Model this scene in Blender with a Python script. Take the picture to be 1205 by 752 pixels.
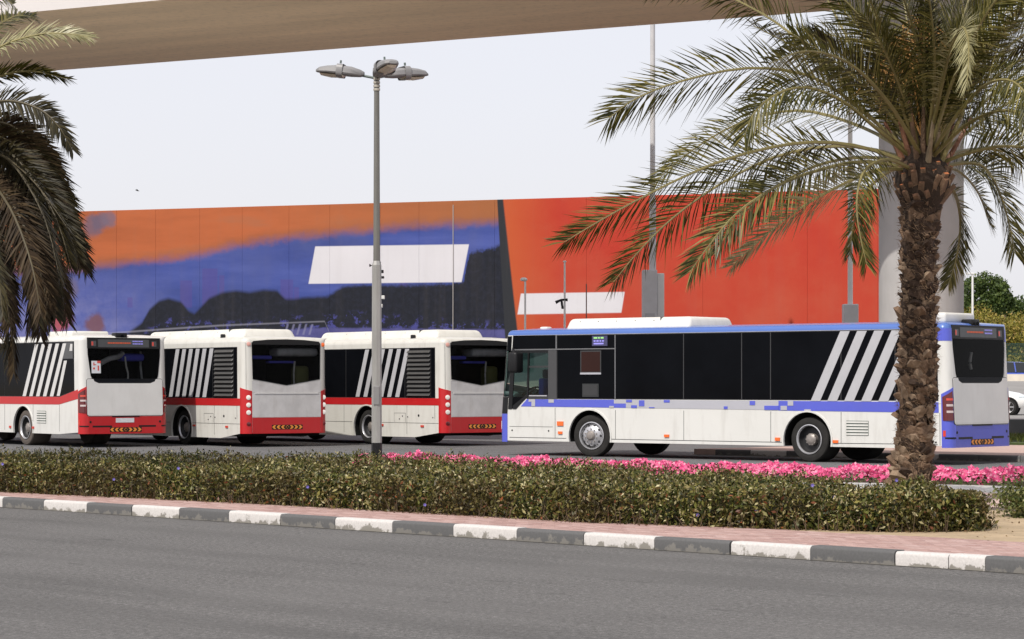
import bpy, bmesh, math, random
import numpy as np
from mathutils import Vector, Matrix

R = math.radians
for o in list(bpy.data.objects):
    bpy.data.objects.remove(o)
sc = bpy.context.scene
COL = sc.collection

# ------------------------------------------------------------------ camera, sky, sun, exposure
F_PX, CAM_H, HOR, PW, PH = 2930.0, 1.65, 451.5, 1205.0, 752.0
cam = bpy.data.cameras.new('camera')
cam.sensor_width = 36.0
cam.lens = F_PX / PW * 36.0
cam.shift_y = (HOR - PH / 2) / PW
cam.clip_start = 0.5
cam.clip_end = 6000
co = bpy.data.objects.new('camera', cam)
co.location = (0, 0, CAM_H)
co.rotation_euler = (R(90), 0, 0)
COL.objects.link(co)
sc.camera = co

SUN_EL, SUN_AZ = R(50), R(33)          # azimuth measured from behind the camera towards its left
world = bpy.data.worlds.new('World')
sc.world = world
world.use_nodes = True
wn = world.node_tree
bg = wn.nodes['Background']
sky = wn.nodes.new('ShaderNodeTexSky')
sky.sky_type = 'NISHITA'
sky.sun_disc = False
sky.sun_elevation = SUN_EL
sky.sun_rotation = R(180) + SUN_AZ     # checked against the lamp below
sky.altitude = 0
sky.air_density = 1.0
sky.dust_density = 3.0
sky.ozone_density = 1.0
# thin bright haze all over the dome: the clear sky seen through pale milky air
hz = wn.nodes.new('ShaderNodeMix'); hz.data_type = 'RGBA'
hz.inputs[0].default_value = .72
hz.inputs[7].default_value = (8.65, 8.5, 9.0, 1)
wn.links.new(sky.outputs[0], hz.inputs[6])
wn.links.new(hz.outputs[2], bg.inputs[0])
bg.inputs[1].default_value = 0.12
sun = bpy.data.lights.new('sun', 'SUN')
sun.energy = 4.0
sun.angle = R(0.53)
sun.color = (1.0, 0.95, 0.87)
so = bpy.data.objects.new('sun', sun)
to_sun = Vector((-math.sin(SUN_AZ) * math.cos(SUN_EL), -math.cos(SUN_AZ) * math.cos(SUN_EL), math.sin(SUN_EL)))
so.rotation_euler = to_sun.to_track_quat('Z', 'Y').to_euler()
so.location = to_sun * 50
COL.objects.link(so)
sc.view_settings.view_transform = 'Standard'
sc.view_settings.look = 'None'
sc.view_settings.exposure = 0.0
sc.view_settings.gamma = 1.0

rng = random.Random(7)
nrg = np.random.default_rng(11)


def at(px, py, Y):
    """point of the place seen at photo pixel (px, py) at distance Y"""
    return Vector(((px - PW / 2) / F_PX * Y, Y, CAM_H - (py - HOR) / F_PX * Y))


def ground_at(px, py, z=0.0):
    Y = F_PX * (CAM_H - z) / (py - HOR)
    return Vector(((px - PW / 2) / F_PX * Y, Y, z))


# ------------------------------------------------------------------ materials
def nodes_of(name):
    m = bpy.data.materials.new(name)
    m.use_nodes = True
    nt = m.node_tree
    return m, nt, nt.nodes['Principled BSDF']


def N(nt, t, **kw):
    n = nt.nodes.new(t)
    for k, v in kw.items():
        setattr(n, k, v)
    return n


def noise(nt, scale, detail=4, rough=.55, vec=None, dim='3D'):
    n = N(nt, 'ShaderNodeTexNoise')
    n.inputs['Scale'].default_value = scale
    n.inputs['Detail'].default_value = detail
    n.inputs['Roughness'].default_value = rough
    if vec is not None:
        nt.links.new(vec, n.inputs['Vector'])
    return n


def ramp(nt, fac, stops, interp='LINEAR'):
    r = N(nt, 'ShaderNodeValToRGB')
    r.color_ramp.interpolation = interp
    el = r.color_ramp.elements
    while len(el) < len(stops):
        el.new(.5)
    for e, (p, c) in zip(el, stops):
        e.position = p
        e.color = (c[0], c[1], c[2], 1) if not isinstance(c, (int, float)) else (c, c, c, 1)
    nt.links.new(fac, r.inputs[0])
    return r


def mixc(nt, fac, a, b, mode='MIX'):
    m = N(nt, 'ShaderNodeMix', data_type='RGBA', blend_type=mode)
    for s, x in ((0, fac), (6, a), (7, b)):
        if isinstance(x, (int, float)):
            m.inputs[s].default_value = x
        elif isinstance(x, tuple):
            m.inputs[s].default_value = (x[0], x[1], x[2], 1)
        else:
            nt.links.new(x, m.inputs[s])
    return m.outputs[2]


def M2(nt, op, a, b=0.0, clamp=False):
    m = N(nt, 'ShaderNodeMath', operation=op)
    m.use_clamp = clamp
    for i, x in ((0, a), (1, b)):
        if isinstance(x, (int, float)):
            m.inputs[i].default_value = x
        else:
            nt.links.new(x, m.inputs[i])
    return m.outputs[0]


def objcoord(nt, scale=None):
    t = N(nt, 'ShaderNodeTexCoord')
    if scale is None:
        return t.outputs['Object']
    mp = N(nt, 'ShaderNodeMapping')
    mp.inputs['Scale'].default_value = scale
    nt.links.new(t.outputs['Object'], mp.inputs['Vector'])
    return mp.outputs[0]


def mat(name, col, rough=.5, metal=0.0, spec=.5, var=.08, vs=2.5, bump=0.0, bs=40, coat=0.0, stretch=None,
        dirt=0.0, emit=0.0):
    m, nt, b = nodes_of(name)
    oc = objcoord(nt, stretch)
    n = noise(nt, vs, 6, .6, oc)
    lo = tuple(c * (1 - var) for c in col)
    hi = tuple(min(1, c * (1 + var)) for c in col)
    c = ramp(nt, n.outputs[0], [(.3, lo), (.7, hi)]).outputs[0]
    if dirt:
        n2 = noise(nt, 3.0, 8, .65, objcoord(nt, (1.5, 1.5, .35)))
        g = ramp(nt, n2.outputs[0], [(.5, 0.0), (.75, dirt)]).outputs[0]
        c = mixc(nt, g, c, (.22, .19, .15))
    nt.links.new(c, b.inputs['Base Color'])
    b.inputs['Roughness'].default_value = rough
    b.inputs['Metallic'].default_value = metal
    b.inputs['Specular IOR Level'].default_value = spec
    b.inputs['Coat Weight'].default_value = coat
    if emit:
        nt.links.new(c, b.inputs['Emission Color'])
        b.inputs['Emission Strength'].default_value = emit
    if bump:
        n3 = noise(nt, bs, 5, .6, oc)
        bp = N(nt, 'ShaderNodeBump')
        bp.inputs['Strength'].default_value = bump
        bp.inputs['Distance'].default_value = .02
        nt.links.new(n3.outputs[0], bp.inputs['Height'])
        nt.links.new(bp.outputs[0], b.inputs['Normal'])
    return m


def leafmat(name, stops, rough=.45, spec=.3, trans=.25, big=None):
    """leaves: a colour picked per leaf, a little light let through"""
    m, nt, b = nodes_of(name)
    g = N(nt, 'ShaderNodeNewGeometry')
    c = ramp(nt, g.outputs['Random Per Island'], stops).outputs[0]
    if big:
        n = noise(nt, big[0], 3, .5, objcoord(nt))
        f = ramp(nt, n.outputs[0], [(.42, 0.0), (.62, big[2])]).outputs[0]
        c = mixc(nt, f, c, big[1])
    nt.links.new(c, b.inputs['Base Color'])
    b.inputs['Roughness'].default_value = rough
    b.inputs['Specular IOR Level'].default_value = spec
    tr = N(nt, 'ShaderNodeBsdfTranslucent')
    nt.links.new(c, tr.inputs['Color'])
    mx = N(nt, 'ShaderNodeMixShader')
    mx.inputs[0].default_value = trans
    nt.links.new(b.outputs[0], mx.inputs[1])
    nt.links.new(tr.outputs[0], mx.inputs[2])
    nt.links.new(mx.outputs[0], nt.nodes['Material Output'].inputs[0])
    return m


# ------------------------------------------------------------------ mesh building
def tag(o, label=None, cat=None, group=None, kind=None):
    if label: o['label'] = label
    if cat: o['category'] = cat
    if group: o['group'] = group
    if kind: o['kind'] = kind
    return o


def empty(name, loc=(0, 0, 0), rz=0.0, **kw):
    o = bpy.data.objects.new(name, None)
    o.location = loc
    o.rotation_euler = (0, 0, rz)
    o.empty_display_size = .3
    COL.objects.link(o)
    return tag(o, **kw)


class MB:
    def __init__(self):
        self.v, self.f, self.m = [], [], []

    def add(self, vs, fs, mi=0):
        k = len(self.v)
        self.v += [tuple(p) for p in vs]
        self.f += [tuple(i + k for i in q) for q in fs]
        self.m += [mi] * len(fs)
        return self

    def box(self, c, s, rz=0.0, mi=0, rot=None):
        x, y, z = (t / 2 for t in s)
        P = [Vector(p) for p in ((-x, -y, -z), (x, -y, -z), (x, y, -z), (-x, y, -z), (-x, -y, z), (x, -y, z), (x, y, z), (-x, y, z))]
        M = rot if rot is not None else Matrix.Rotation(rz, 3, 'Z')
        return self.add([M @ p + Vector(c) for p in P],
                        [(0, 3, 2, 1), (4, 5, 6, 7), (0, 1, 5, 4), (1, 2, 6, 5), (2, 3, 7, 6), (3, 0, 4, 7)], mi)

    def rbox(self, c, s, r=.05, seg=3, rz=0.0, mi=0, rot=None, taper=None):
        bm = bmesh.new()
        bmesh.ops.create_cube(bm, size=1.0)
        for v in bm.verts:
            v.co = Vector((v.co.x * s[0], v.co.y * s[1], v.co.z * s[2]))
            if taper and v.co.z > 0:
                v.co.x *= taper[0]; v.co.y *= taper[1]
        bmesh.ops.bevel(bm, geom=bm.edges[:], offset=r, segments=seg, affect='EDGES', profile=.5)
        bm.verts.ensure_lookup_table()
        M = rot if rot is not None else Matrix.Rotation(rz, 3, 'Z')
        vs = [M @ v.co + Vector(c) for v in bm.verts]
        fs = [[v.index for v in f.verts] for f in bm.faces]
        bm.free()
        return self.add(vs, fs, mi)

    def tube(self, pts, rads, n=8, caps=True, mi=0):
        pts = [Vector(p) for p in pts]
        if isinstance(rads, (int, float)): rads = [rads] * len(pts)
        rings = []
        up = Vector((0, 0, 1))
        for i, p in enumerate(pts):
            t = (pts[min(i + 1, len(pts) - 1)] - pts[max(i - 1, 0)]).normalized()
            a = t.cross(up)
            if a.length < .05: a = t.cross(Vector((1, 0, 0)))
            a.normalize(); b = t.cross(a)
            rings.append([p + (a * math.cos(2 * math.pi * k / n) + b * math.sin(2 * math.pi * k / n)) * rads[i] for k in range(n)])
        vs = [q for r in rings for q in r]
        fs = [(i * n + k, i * n + (k + 1) % n, (i + 1) * n + (k + 1) % n, (i + 1) * n + k) for i in range(len(pts) - 1) for k in range(n)]
        if caps:
            fs += [tuple(range(n))[::-1], tuple((len(pts) - 1) * n + k for k in range(n))]
        return self.add(vs, fs, mi)

    def lathe(self, prof, n=24, M=None, mi=0, cap0=True, cap1=True):
        """profile of (radius, height); M places it"""
        M = M or Matrix.Identity(4)
        vs, fs = [], []
        for r, z in prof:
            for k in range(n):
                a = 2 * math.pi * k / n
                vs.append(M @ Vector((r * math.cos(a), r * math.sin(a), z)))
        for i in range(len(prof) - 1):
            for k in range(n):
                fs.append((i * n + k, i * n + (k + 1) % n, (i + 1) * n + (k + 1) % n, (i + 1) * n + k))
        if cap0: fs.append(tuple(range(n))[::-1])
        if cap1: fs.append(tuple((len(prof) - 1) * n + k for k in range(n)))
        return self.add(vs, fs, mi)

    def prism(self, pts, d, mi=0):
        """polygon of 3-D points pushed by vector d"""
        n = len(pts)
        P = [Vector(p) for p in pts]
        d = Vector(d)
        return self.add(P + [p + d for p in P], [tuple(range(n)), tuple(range(n, 2 * n))[::-1]] + [(i, (i + 1) % n, n + (i + 1) % n, n + i) for i in range(n)], mi)

    def data(self, name, mats, smooth=True, angle=35, recalc=True):
        me = bpy.data.meshes.new(name)
        me.from_pydata(self.v, [], self.f)
        for m in (mats if isinstance(mats, (list, tuple)) else [mats]):
            me.materials.append(m)
        if any(self.m):
            me.polygons.foreach_set('material_index', self.m)
        if recalc:
            bm = bmesh.new(); bm.from_mesh(me)
            bmesh.ops.recalc_face_normals(bm, faces=bm.faces[:])
            bm.to_mesh(me); bm.free()
        if smooth:
            me.polygons.foreach_set('use_smooth', [True] * len(me.polygons))
            me.set_sharp_from_angle(angle=R(angle))
        me.update()
        return me

    def build(self, name, mats, parent=None, smooth=True, angle=35, recalc=True, **kw):
        return link(name, self.data(name, mats, smooth, angle, recalc), parent, **kw)


def link(name, me, parent=None, loc=None, rot=None, scale=None, **kw):
    o = bpy.data.objects.new(name, me)
    COL.objects.link(o)
    if parent: o.parent = parent
    if loc is not None: o.location = loc
    if rot is not None: o.rotation_euler = rot
    if scale is not None: o.scale = scale
    return tag(o, **kw)


def np_mesh(name, verts, quads, mats, midx=None):
    """big soups of quads or triangles"""
    me = bpy.data.meshes.new(name)
    nv, nf, k = len(verts), len(quads), quads.shape[1]
    me.vertices.add(nv); me.vertices.foreach_set('co', verts.astype(np.float32).ravel())
    me.loops.add(nf * k); me.loops.foreach_set('vertex_index', quads.astype(np.int32).ravel())
    me.polygons.add(nf); me.polygons.foreach_set('loop_start', np.arange(0, nf * k, k, dtype=np.int32))
    try: me.polygons.foreach_set('loop_total', np.full(nf, k, dtype=np.int32))
    except Exception: pass
    for m in (mats if isinstance(mats, (list, tuple)) else [mats]): me.materials.append(m)
    if midx is not None: me.polygons.foreach_set('material_index', midx.astype(np.int32))
    me.update(calc_edges=True)
    me.validate()
    return me


def leaf_cloud(P, size, up=.25, aspect=.45, curl=.25, spread=.35, outward=None, flat=1.0):
    """one four-cornered leaf per point, turned every way"""
    n = len(P)
    a = nrg.normal(size=(n, 3))
    if outward is not None: a += outward * .9
    a[:, 2] = a[:, 2] * flat + up
    a /= np.linalg.norm(a, axis=1)[:, None]
    b = nrg.normal(size=(n, 3)); b[:, 2] *= flat; b -= (b * a).sum(1)[:, None] * a
    b /= np.linalg.norm(b, axis=1)[:, None]
    c = np.cross(a, b)
    s = (size * (1 + spread * nrg.uniform(-1, 1, n)))[:, None] if np.ndim(size) else size * (1 + spread * nrg.uniform(-1, 1, n))[:, None]
    v = np.stack([P - a * s * .5, P + b * s * aspect * .5 + c * s * curl * .3, P + a * s * .5, P - b * s * aspect * .5 + c * s * curl * .3], 1).reshape(-1, 3)
    q = np.arange(n * 4).reshape(n, 4)
    return v, q
# ------------------------------------------------------------------ the ground, roads and kerbs
KD = Vector((math.cos(.803), -math.sin(.803), 0))
KN = Vector((math.sin(.803), math.cos(.803), 0))
K0 = Vector((.05, 26.12, 0))


def K(i, off=0.0, z=0.0):
    return K0 + KD * (.986 * i) + KN * off + Vector((0, 0, z))


def sheet(name, pts, z, m, kind='structure', thick=0.0, **kw):
    mb = MB()
    if thick:
        mb.prism([(p[0], p[1], z - thick) for p in pts], (0, 0, thick))
    else:
        mb.add([(p[0], p[1], z) for p in pts], [tuple(range(len(pts)))])
    return mb.build(name, m, None, smooth=False, kind=kind, **kw)


def asphalt(name, base, ang, wear=.12):
    m, nt, b = nodes_of(name)
    t = N(nt, 'ShaderNodeTexCoord')
    mp = N(nt, 'ShaderNodeMapping'); mp.inputs['Rotation'].default_value = (0, 0, ang)
    nt.links.new(t.outputs['Object'], mp.inputs[0])
    st = N(nt, 'ShaderNodeMapping'); st.inputs['Scale'].default_value = (.10, 1.3, 1)
    nt.links.new(mp.outputs[0], st.inputs[0])
    fine = noise(nt, 62, 4, .85, t.outputs['Object'])
    mid = noise(nt, 7, 7, .75, t.outputs['Object'])
    big = noise(nt, .35, 5, .6, t.outputs['Object'])
    lane = noise(nt, .9, 5, .6, st.outputs[0])
    c0 = ramp(nt, fine.outputs[0], [(.36, tuple(c * .35 for c in base)), (.5, base), (.63, tuple(min(1, c * 1.9) for c in base))]).outputs[0]
    c1 = mixc(nt, ramp(nt, mid.outputs[0], [(.3, 0.0), (.75, .35)]).outputs[0], c0, tuple(c * .7 for c in base))
    clot = noise(nt, 21, 3, .6, t.outputs['Object'])
    c1 = mixc(nt, 1.0, c1, ramp(nt, clot.outputs[0], [(.34, .62), (.5, 1.0), (.66, 1.5)]).outputs[0], 'MULTIPLY')
    c2 = mixc(nt, ramp(nt, lane.outputs[0], [(.46, 0.0), (.66, .50)]).outputs[0], c1, tuple(c * .62 for c in base))
    c3 = mixc(nt, ramp(nt, big.outputs[0], [(.4, 0.0), (.7, .35)]).outputs[0], c2, tuple(c * 1.35 for c in base))
    # small tar patches and oil drips, long in the driving direction
    st2 = N(nt, 'ShaderNodeMapping'); st2.inputs['Scale'].default_value = (.8, 3.2, 1)
    nt.links.new(mp.outputs[0], st2.inputs[0])
    oil = noise(nt, 1.1, 3, .6, st2.outputs[0])
    c4 = mixc(nt, ramp(nt, oil.outputs[0], [(.655, 0.0), (.70, .45)]).outputs[0], c3, tuple(c * .35 for c in base))
    # pale worn stones
    sp = noise(nt, 46, 2, .5, t.outputs['Object'])
    c5 = mixc(nt, ramp(nt, sp.outputs[0], [(.71, 0.0), (.75, .5)]).outputs[0], c4, (.34, .33, .31))
    nt.links.new(c5, b.inputs['Base Color'])
    b.inputs['Roughness'].default_value = .86
    b.inputs['Specular IOR Level'].default_value = .3
    bp = N(nt, 'ShaderNodeBump'); bp.inputs['Strength'].default_value = .45; bp.inputs['Distance'].default_value = .01
    nt.links.new(fine.outputs[0], bp.inputs['Height'])
    nt.links.new(bp.outputs[0], b.inputs['Normal'])
    return m


m_asph = asphalt('asphalt', (.106, .102, .0985), .803)
m_asph2 = asphalt('bus_yard_asphalt', (.118, .118, .121), .5)
m_ground = mat('dusty_ground', (.42, .36, .27), .95, var=.2, vs=.05)
m_sand = mat('sand', (.36, .27, .17), .95, var=.22, vs=3.5, bump=.6, bs=18)
m_soil = mat('dark_soil', (.10, .075, .05), .95, var=.35, vs=5, bump=.6, bs=20)
m_conc = mat('pale_concrete', (.42, .41, .39), .85, var=.12, vs=1.5, bump=.15, bs=30)
m_grass = mat('verge_grass', (.06, .085, .02), .9, var=.4, vs=3, bump=.5, bs=30)

sheet('ground', [(-2500, -300), (2500, -300), (2500, 4000), (-2500, 4000)], -.03, m_ground)
sheet('road', [K(-120, 0)[:2], K(120, 0)[:2], (60, -60), (-120, -60)], 0, m_asph)
sheet('bus_yard', [K(-121, .01)[:2], (-30, 125), (14, 84), (40, 62), K(60, .01)[:2]], -.004, m_asph2)

GD = Vector((.855, -.518, 0)); GN = Vector((.518, .855, 0))
G0 = Vector((-2.26, 45.0, 0))


def G(a, off=0.0, z=0.0):
    return G0 + GD * a + GN * off + Vector((0, 0, z))


# planting island between the road and the yard
sheet('planting_bed', [K(-26, .153)[:2], K(24, .153)[:2], G(24, .35)[:2], G(-18, .35)[:2]], .118, m_soil, thick=.12)
sheet('sand_patch', [K(-.5, 1.30)[:2], K(4.2, 1.4)[:2], K(26, 1.0)[:2], G(24, -8.2)[:2], G(8.6, -8.9)[:2], (4.6, 27.6)], .1225, m_sand)
sheet('concrete_path', [G(3, -1.75)[:2], G(26, -1.75)[:2], G(26, -4.1)[:2], G(3, -4.1)[:2]], .127, m_conc)
m_pinkslab = mat('pink_paving', (.46, .33, .29), .85, var=.12, vs=1.2, bump=.15, bs=30)
sheet('pink_path', [G(4, -4.1)[:2], G(26, -4.1)[:2], G(26, -8.0)[:2], G(7, -8.0)[:2]], .1265, m_pinkslab)


def kerbmat(name, col, chip):
    m, nt, b = nodes_of(name)
    oc = objcoord(nt)
    geo = N(nt, 'ShaderNodeNewGeometry')
    wp = N(nt, 'ShaderNodeSeparateXYZ'); nt.links.new(geo.outputs['Position'], wp.inputs[0])
    n1 = noise(nt, 7, 8, .68, geo.outputs['Position'])
    n2 = noise(nt, 45, 4, .6, geo.outputs['Position'])
    h = M2(nt, 'MULTIPLY_ADD', wp.outputs[2], -2.6)          # more wear near the gutter
    nt.nodes[-1].inputs[2].default_value = .26
    w = M2(nt, 'ADD', n1.outputs[0], h)
    f = ramp(nt, w, [(.665, 0.0), (.72, chip)]).outputs[0]
    base = ramp(nt, n2.outputs[0], [(.3, tuple(c * .86 for c in col)), (.7, tuple(min(1, c * 1.08) for c in col))]).outputs[0]
    c = mixc(nt, f, base, (.21, .195, .17))
    nt.links.new(c, b.inputs['Base Color'])
    b.inputs['Roughness'].default_value = .7
    bp = N(nt, 'ShaderNodeBump'); bp.inputs['Strength'].default_value = .35; bp.inputs['Distance'].default_value = .01
    nt.links.new(w, bp.inputs['Height']); nt.links.new(bp.outputs[0], b.inputs['Normal'])
    return m


m_kw = kerbmat('white_kerb_paint', (.52, .495, .475), 1.0)
m_kb = kerbmat('black_kerb_paint', (.090, .089, .089), .55)
m_kc = mat('kerb_concrete', (.30, .29, .27), .85, var=.15, vs=8, bump=.2)


def kerb_data(L, m, h=.135, w=.15):
    mb = MB()
    pr = [(0, 0), (0, h - .03), (.008, h - .012), (.026, h), (w, h), (w, 0)]
    e = .006
    for a, b_ in ((e, L - e),):
        n = len(pr)
        vs = [(a, p[0], p[1]) for p in pr] + [(b_, p[0], p[1]) for p in pr]
        mb.add(vs, [tuple(range(n))[::-1], tuple(range(n, 2 * n))] + [(i, (i + 1) % n, n + (i + 1) % n, n + i) for i in range(n)])
    return mb.data('kerb_stone', m, smooth=True, angle=50)


kerb = empty('kerb', K(0), -.803, kind='structure')
kd = {(True, False): kerb_data(.986, m_kb), (False, False): kerb_data(.986, m_kw)}
kshort = (kerb_data(.986 * .6, m_kw), kerb_data(.986 * .4, m_kw))
for i in range(-24, 22):
    jit = lambda: (rng.uniform(-.004, .004), rng.uniform(-.004, .004), rng.uniform(-.004, .004))
    if i == 5:
        link('kerb_stone', kshort[0], kerb, Vector((.986 * i, 0, -.002)) + Vector(jit()))
        link('kerb_stone', kshort[1], kerb, Vector((.986 * (i + .6), 0, -.002)) + Vector(jit()))
    else:
        link('kerb_stone', kd[(i % 2 == 0, False)], kerb, Vector((.986 * i, 0, -.002)) + Vector(jit()), rot=(rng.uniform(-.01, .01), 0, rng.uniform(-.004, .004)))
# dirt line in the gutter
m_gut = mat('gutter_dirt', (.10, .092, .078), .95, var=.4, vs=6)
mbg = MB()
for i in range(-24, 22):
    a, b_ = .03 + .015 * math.sin(i * 1.7), .03 + .015 * math.sin((i + 1) * 1.7)
    mbg.add([K(i, -a, .004), K(i + 1, -b_, .004), K(i + 1, .004, .004), K(i, .004, .004)], [(0, 1, 2, 3)])
mbg.build('gutter', m_gut, None, smooth=False, kind='structure')

# pink block paving behind the kerb: the nearest 300 blocks one by one, the rest in one mesh
A_, B_ = Vector((-7.24, 35.2, 0)), Vector((4.94, 24.0, 0))
eAB = (B_ - A_).normalized()
nAB = Vector((-eAB.y, eAB.x, 0))


def pave_w(i):
    p = K(i)
    return (A_ - p).dot(nAB) / KN.dot(nAB)


m_pav = []
for k, c in enumerate(((.335, .215, .19), (.37, .245, .22), (.30, .185, .165), (.39, .27, .245))):
    m_pav.append(mat('pink_paver_%s' % 'abcd'[k], c, .85, var=.14, vs=9, bump=.25, bs=60))


def paver_mesh(m):
    mb = MB(); L, W, h, b_ = .196, .096, .05, .006
    v = [(0, 0, -h), (L, 0, -h), (L, W, -h), (0, W, -h), (0, 0, -b_), (L, 0, -b_), (L, W, -b_), (0, W, -b_), (b_, b_, 0), (L - b_, b_, 0), (L - b_, W - b_, 0), (b_, W - b_, 0)]
    f = [(0, 1, 5, 4), (1, 2, 6, 5), (2, 3, 7, 6), (3, 0, 4, 7), (4, 5, 9, 8), (5, 6, 10, 9), (6, 7, 11, 10), (7, 4, 8, 11), (8, 9, 10, 11)]
    mb.add(v, f)
    return mb, mb.data('paver', m, smooth=False, recalc=False)


pv = [paver_mesh(m) for m in m_pav]
pavement = empty('pavement', K(0, 0, .13), -.803, kind='structure')
sheet('pavement_bed', [K(-24, .15)[:2], K(20, .15)[:2], K(20, pave_w(20) + .02)[:2], K(-24, pave_w(-24) + .02)[:2]], .1215, mat('paving_joint_sand', (.27, .19, .16), .95, var=.2))
slots = []
for r_ in range(0, 34):
    for q in range(-120, 85):
        s = q * .2 + (r_ % 2) * .1
        o = .153 + r_ * .1
        if o + .1 > pave_w(s / .986 + .1): continue
        p = K(s / .986, o)
        px = PW / 2 + F_PX * p.x / p.y
        slots.append((p.y if px < 1212 else 1e3, s, o))
slots.sort()
stuffmb = MB()
for k, (d_, s, o) in enumerate(slots):
    c = rng.choice((0, 0, 1, 1, 2, 3))
    dz = rng.uniform(-.002, .002)
    if k < 295:
        link('paver', pv[c][1], pavement, (s, o, dz), (rng.uniform(-.012, .012), rng.uniform(-.008, .008), 0))
    else:
        mb0 = pv[c][0]
        stuffmb.add([(x + s, y + o, z + dz) for x, y, z in mb0.v], mb0.f[4:] if False else mb0.f, c)
stuffmb.build('paver_field', m_pav, pavement, smooth=False, recalc=False, kind='stuff')

# the island behind the blue bus, with its black and white kerb
BLUE = (8.854, 50.251, .705)
UD = Vector((-math.cos(BLUE[2]), math.sin(BLUE[2]), 0)); VD = Vector((math.sin(BLUE[2]), math.cos(BLUE[2]), 0))


def UV(u, v, z=0.0):
    return Vector((BLUE[0], BLUE[1], z)) + UD * u + VD * v


sheet('bus_stop_island', [UV(-9, 3.0)[:2], UV(8.6, 3.0)[:2], UV(7.6, 11)[:2], UV(-9, 11)[:2]], .13, m_pinkslab, thick=.13)
kerb2 = empty('island_kerb', UV(0, 2.85), math.pi - BLUE[2] + math.pi, kind='structure')
for i in range(-8, 10):
    # black and white painted stones, about a metre each; extra dark ones at the bus tail paint in its shadow
    dark = (i % 2 == 0) or i in (-1, 0, 1, 2)
    link('kerb_stone', kd[(dark, False)], kerb2, (i * .986, 0, -.001), rot=(0, 0, 0))
# ground that rises towards the road at the back right
m_road3 = mat('pale_road', (.22, .21, .20), .9, var=.12, vs=.4)
mb = MB()
prof = [(61.5, .003), (64.5, .003)]
mb.add([(9, 61.5, .003), (60, 61.5, .003), (60, 65, .003), (9, 65, .003)], [(0, 1, 2, 3)])
mb.build('service_road', m_asph2, None, smooth=False, kind='structure')
sheet('verge', [(9, 65), (60, 65), (60, 73), (9, 73)], .10, m_grass, thick=.12)
tw = nrg.uniform(0, 1, (5200, 2)); P = np.stack([9.5 + tw[:, 0] * 9, 65.2 + tw[:, 1] * 7.5, np.full(5200, .12)], 1)
v_, q_ = leaf_cloud(P + np.array([0, 0, .05]), .16, up=2.2, aspect=.16)
link('verge_grass', np_mesh('verge_grass', v_, q_, leafmat('grass_blades', [(0, (.06, .09, .015)), (.6, (.12, .15, .03)), (1, (.22, .2, .07))])), None, kind='stuff')
mb = MB()
ys = [(73.3, .58), (96, .42), (106, .5), (120, 1.75), (124, 1.78), (130, 1.2), (170, 2.4)]
for (y0, z0), (y1, z1) in zip(ys[:-1], ys[1:]):
    mb.add([(14, y0, z0), (90, y0, z0), (90, y1, z1), (14, y1, z1)], [(0, 1, 2, 3)])
mb.build('back_road', m_road3, None, kind='structure')
m_dkc = mat('dark_concrete', (.10, .10, .105), .9, var=.2, vs=1.2)
mb = MB(); mb.box((42, 73.15, .29), (66, .3, .62))
mb.build('retaining_wall', m_dkc, None, smooth=False, label='low dark concrete retaining wall behind the blue bus tail', cat='wall')
mb = MB()
mb.prism([(16, 123.5, 1.7), (16, 124.2, 1.7), (16, 124.0, 2.12), (16, 123.7, 2.12)], (70, 0, 0))
mb.build('road_barrier', mat('barrier_concrete', (.50, .45, .38), .85, var=.1), None, smooth=False, label='pale low concrete road barrier in front of the blue car', cat='barrier')

# ------------------------------------------------------------------ painted wall
WA, WB = at(100, 248.5, 96.0), at(1033, 222, 85.0)
WZ = 8.3
wdir = Vector((WB.x - WA.x, WB.y - WA.y, 0)); wdir.normalize()
WANG = math.atan2(wdir.y, wdir.x)
WO = Vector((WA.x, WA.y, 0)) - wdir * 9.0      # wall origin, left of the frame


def wall_sz(px, py):
    k = (px - PW / 2) / F_PX
    s = (k * WO.y - WO.x) / (wdir.x - k * wdir.y)
    Y = WO.y + s * wdir.y
    return s, CAM_H - (py - HOR) / F_PX * Y


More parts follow.
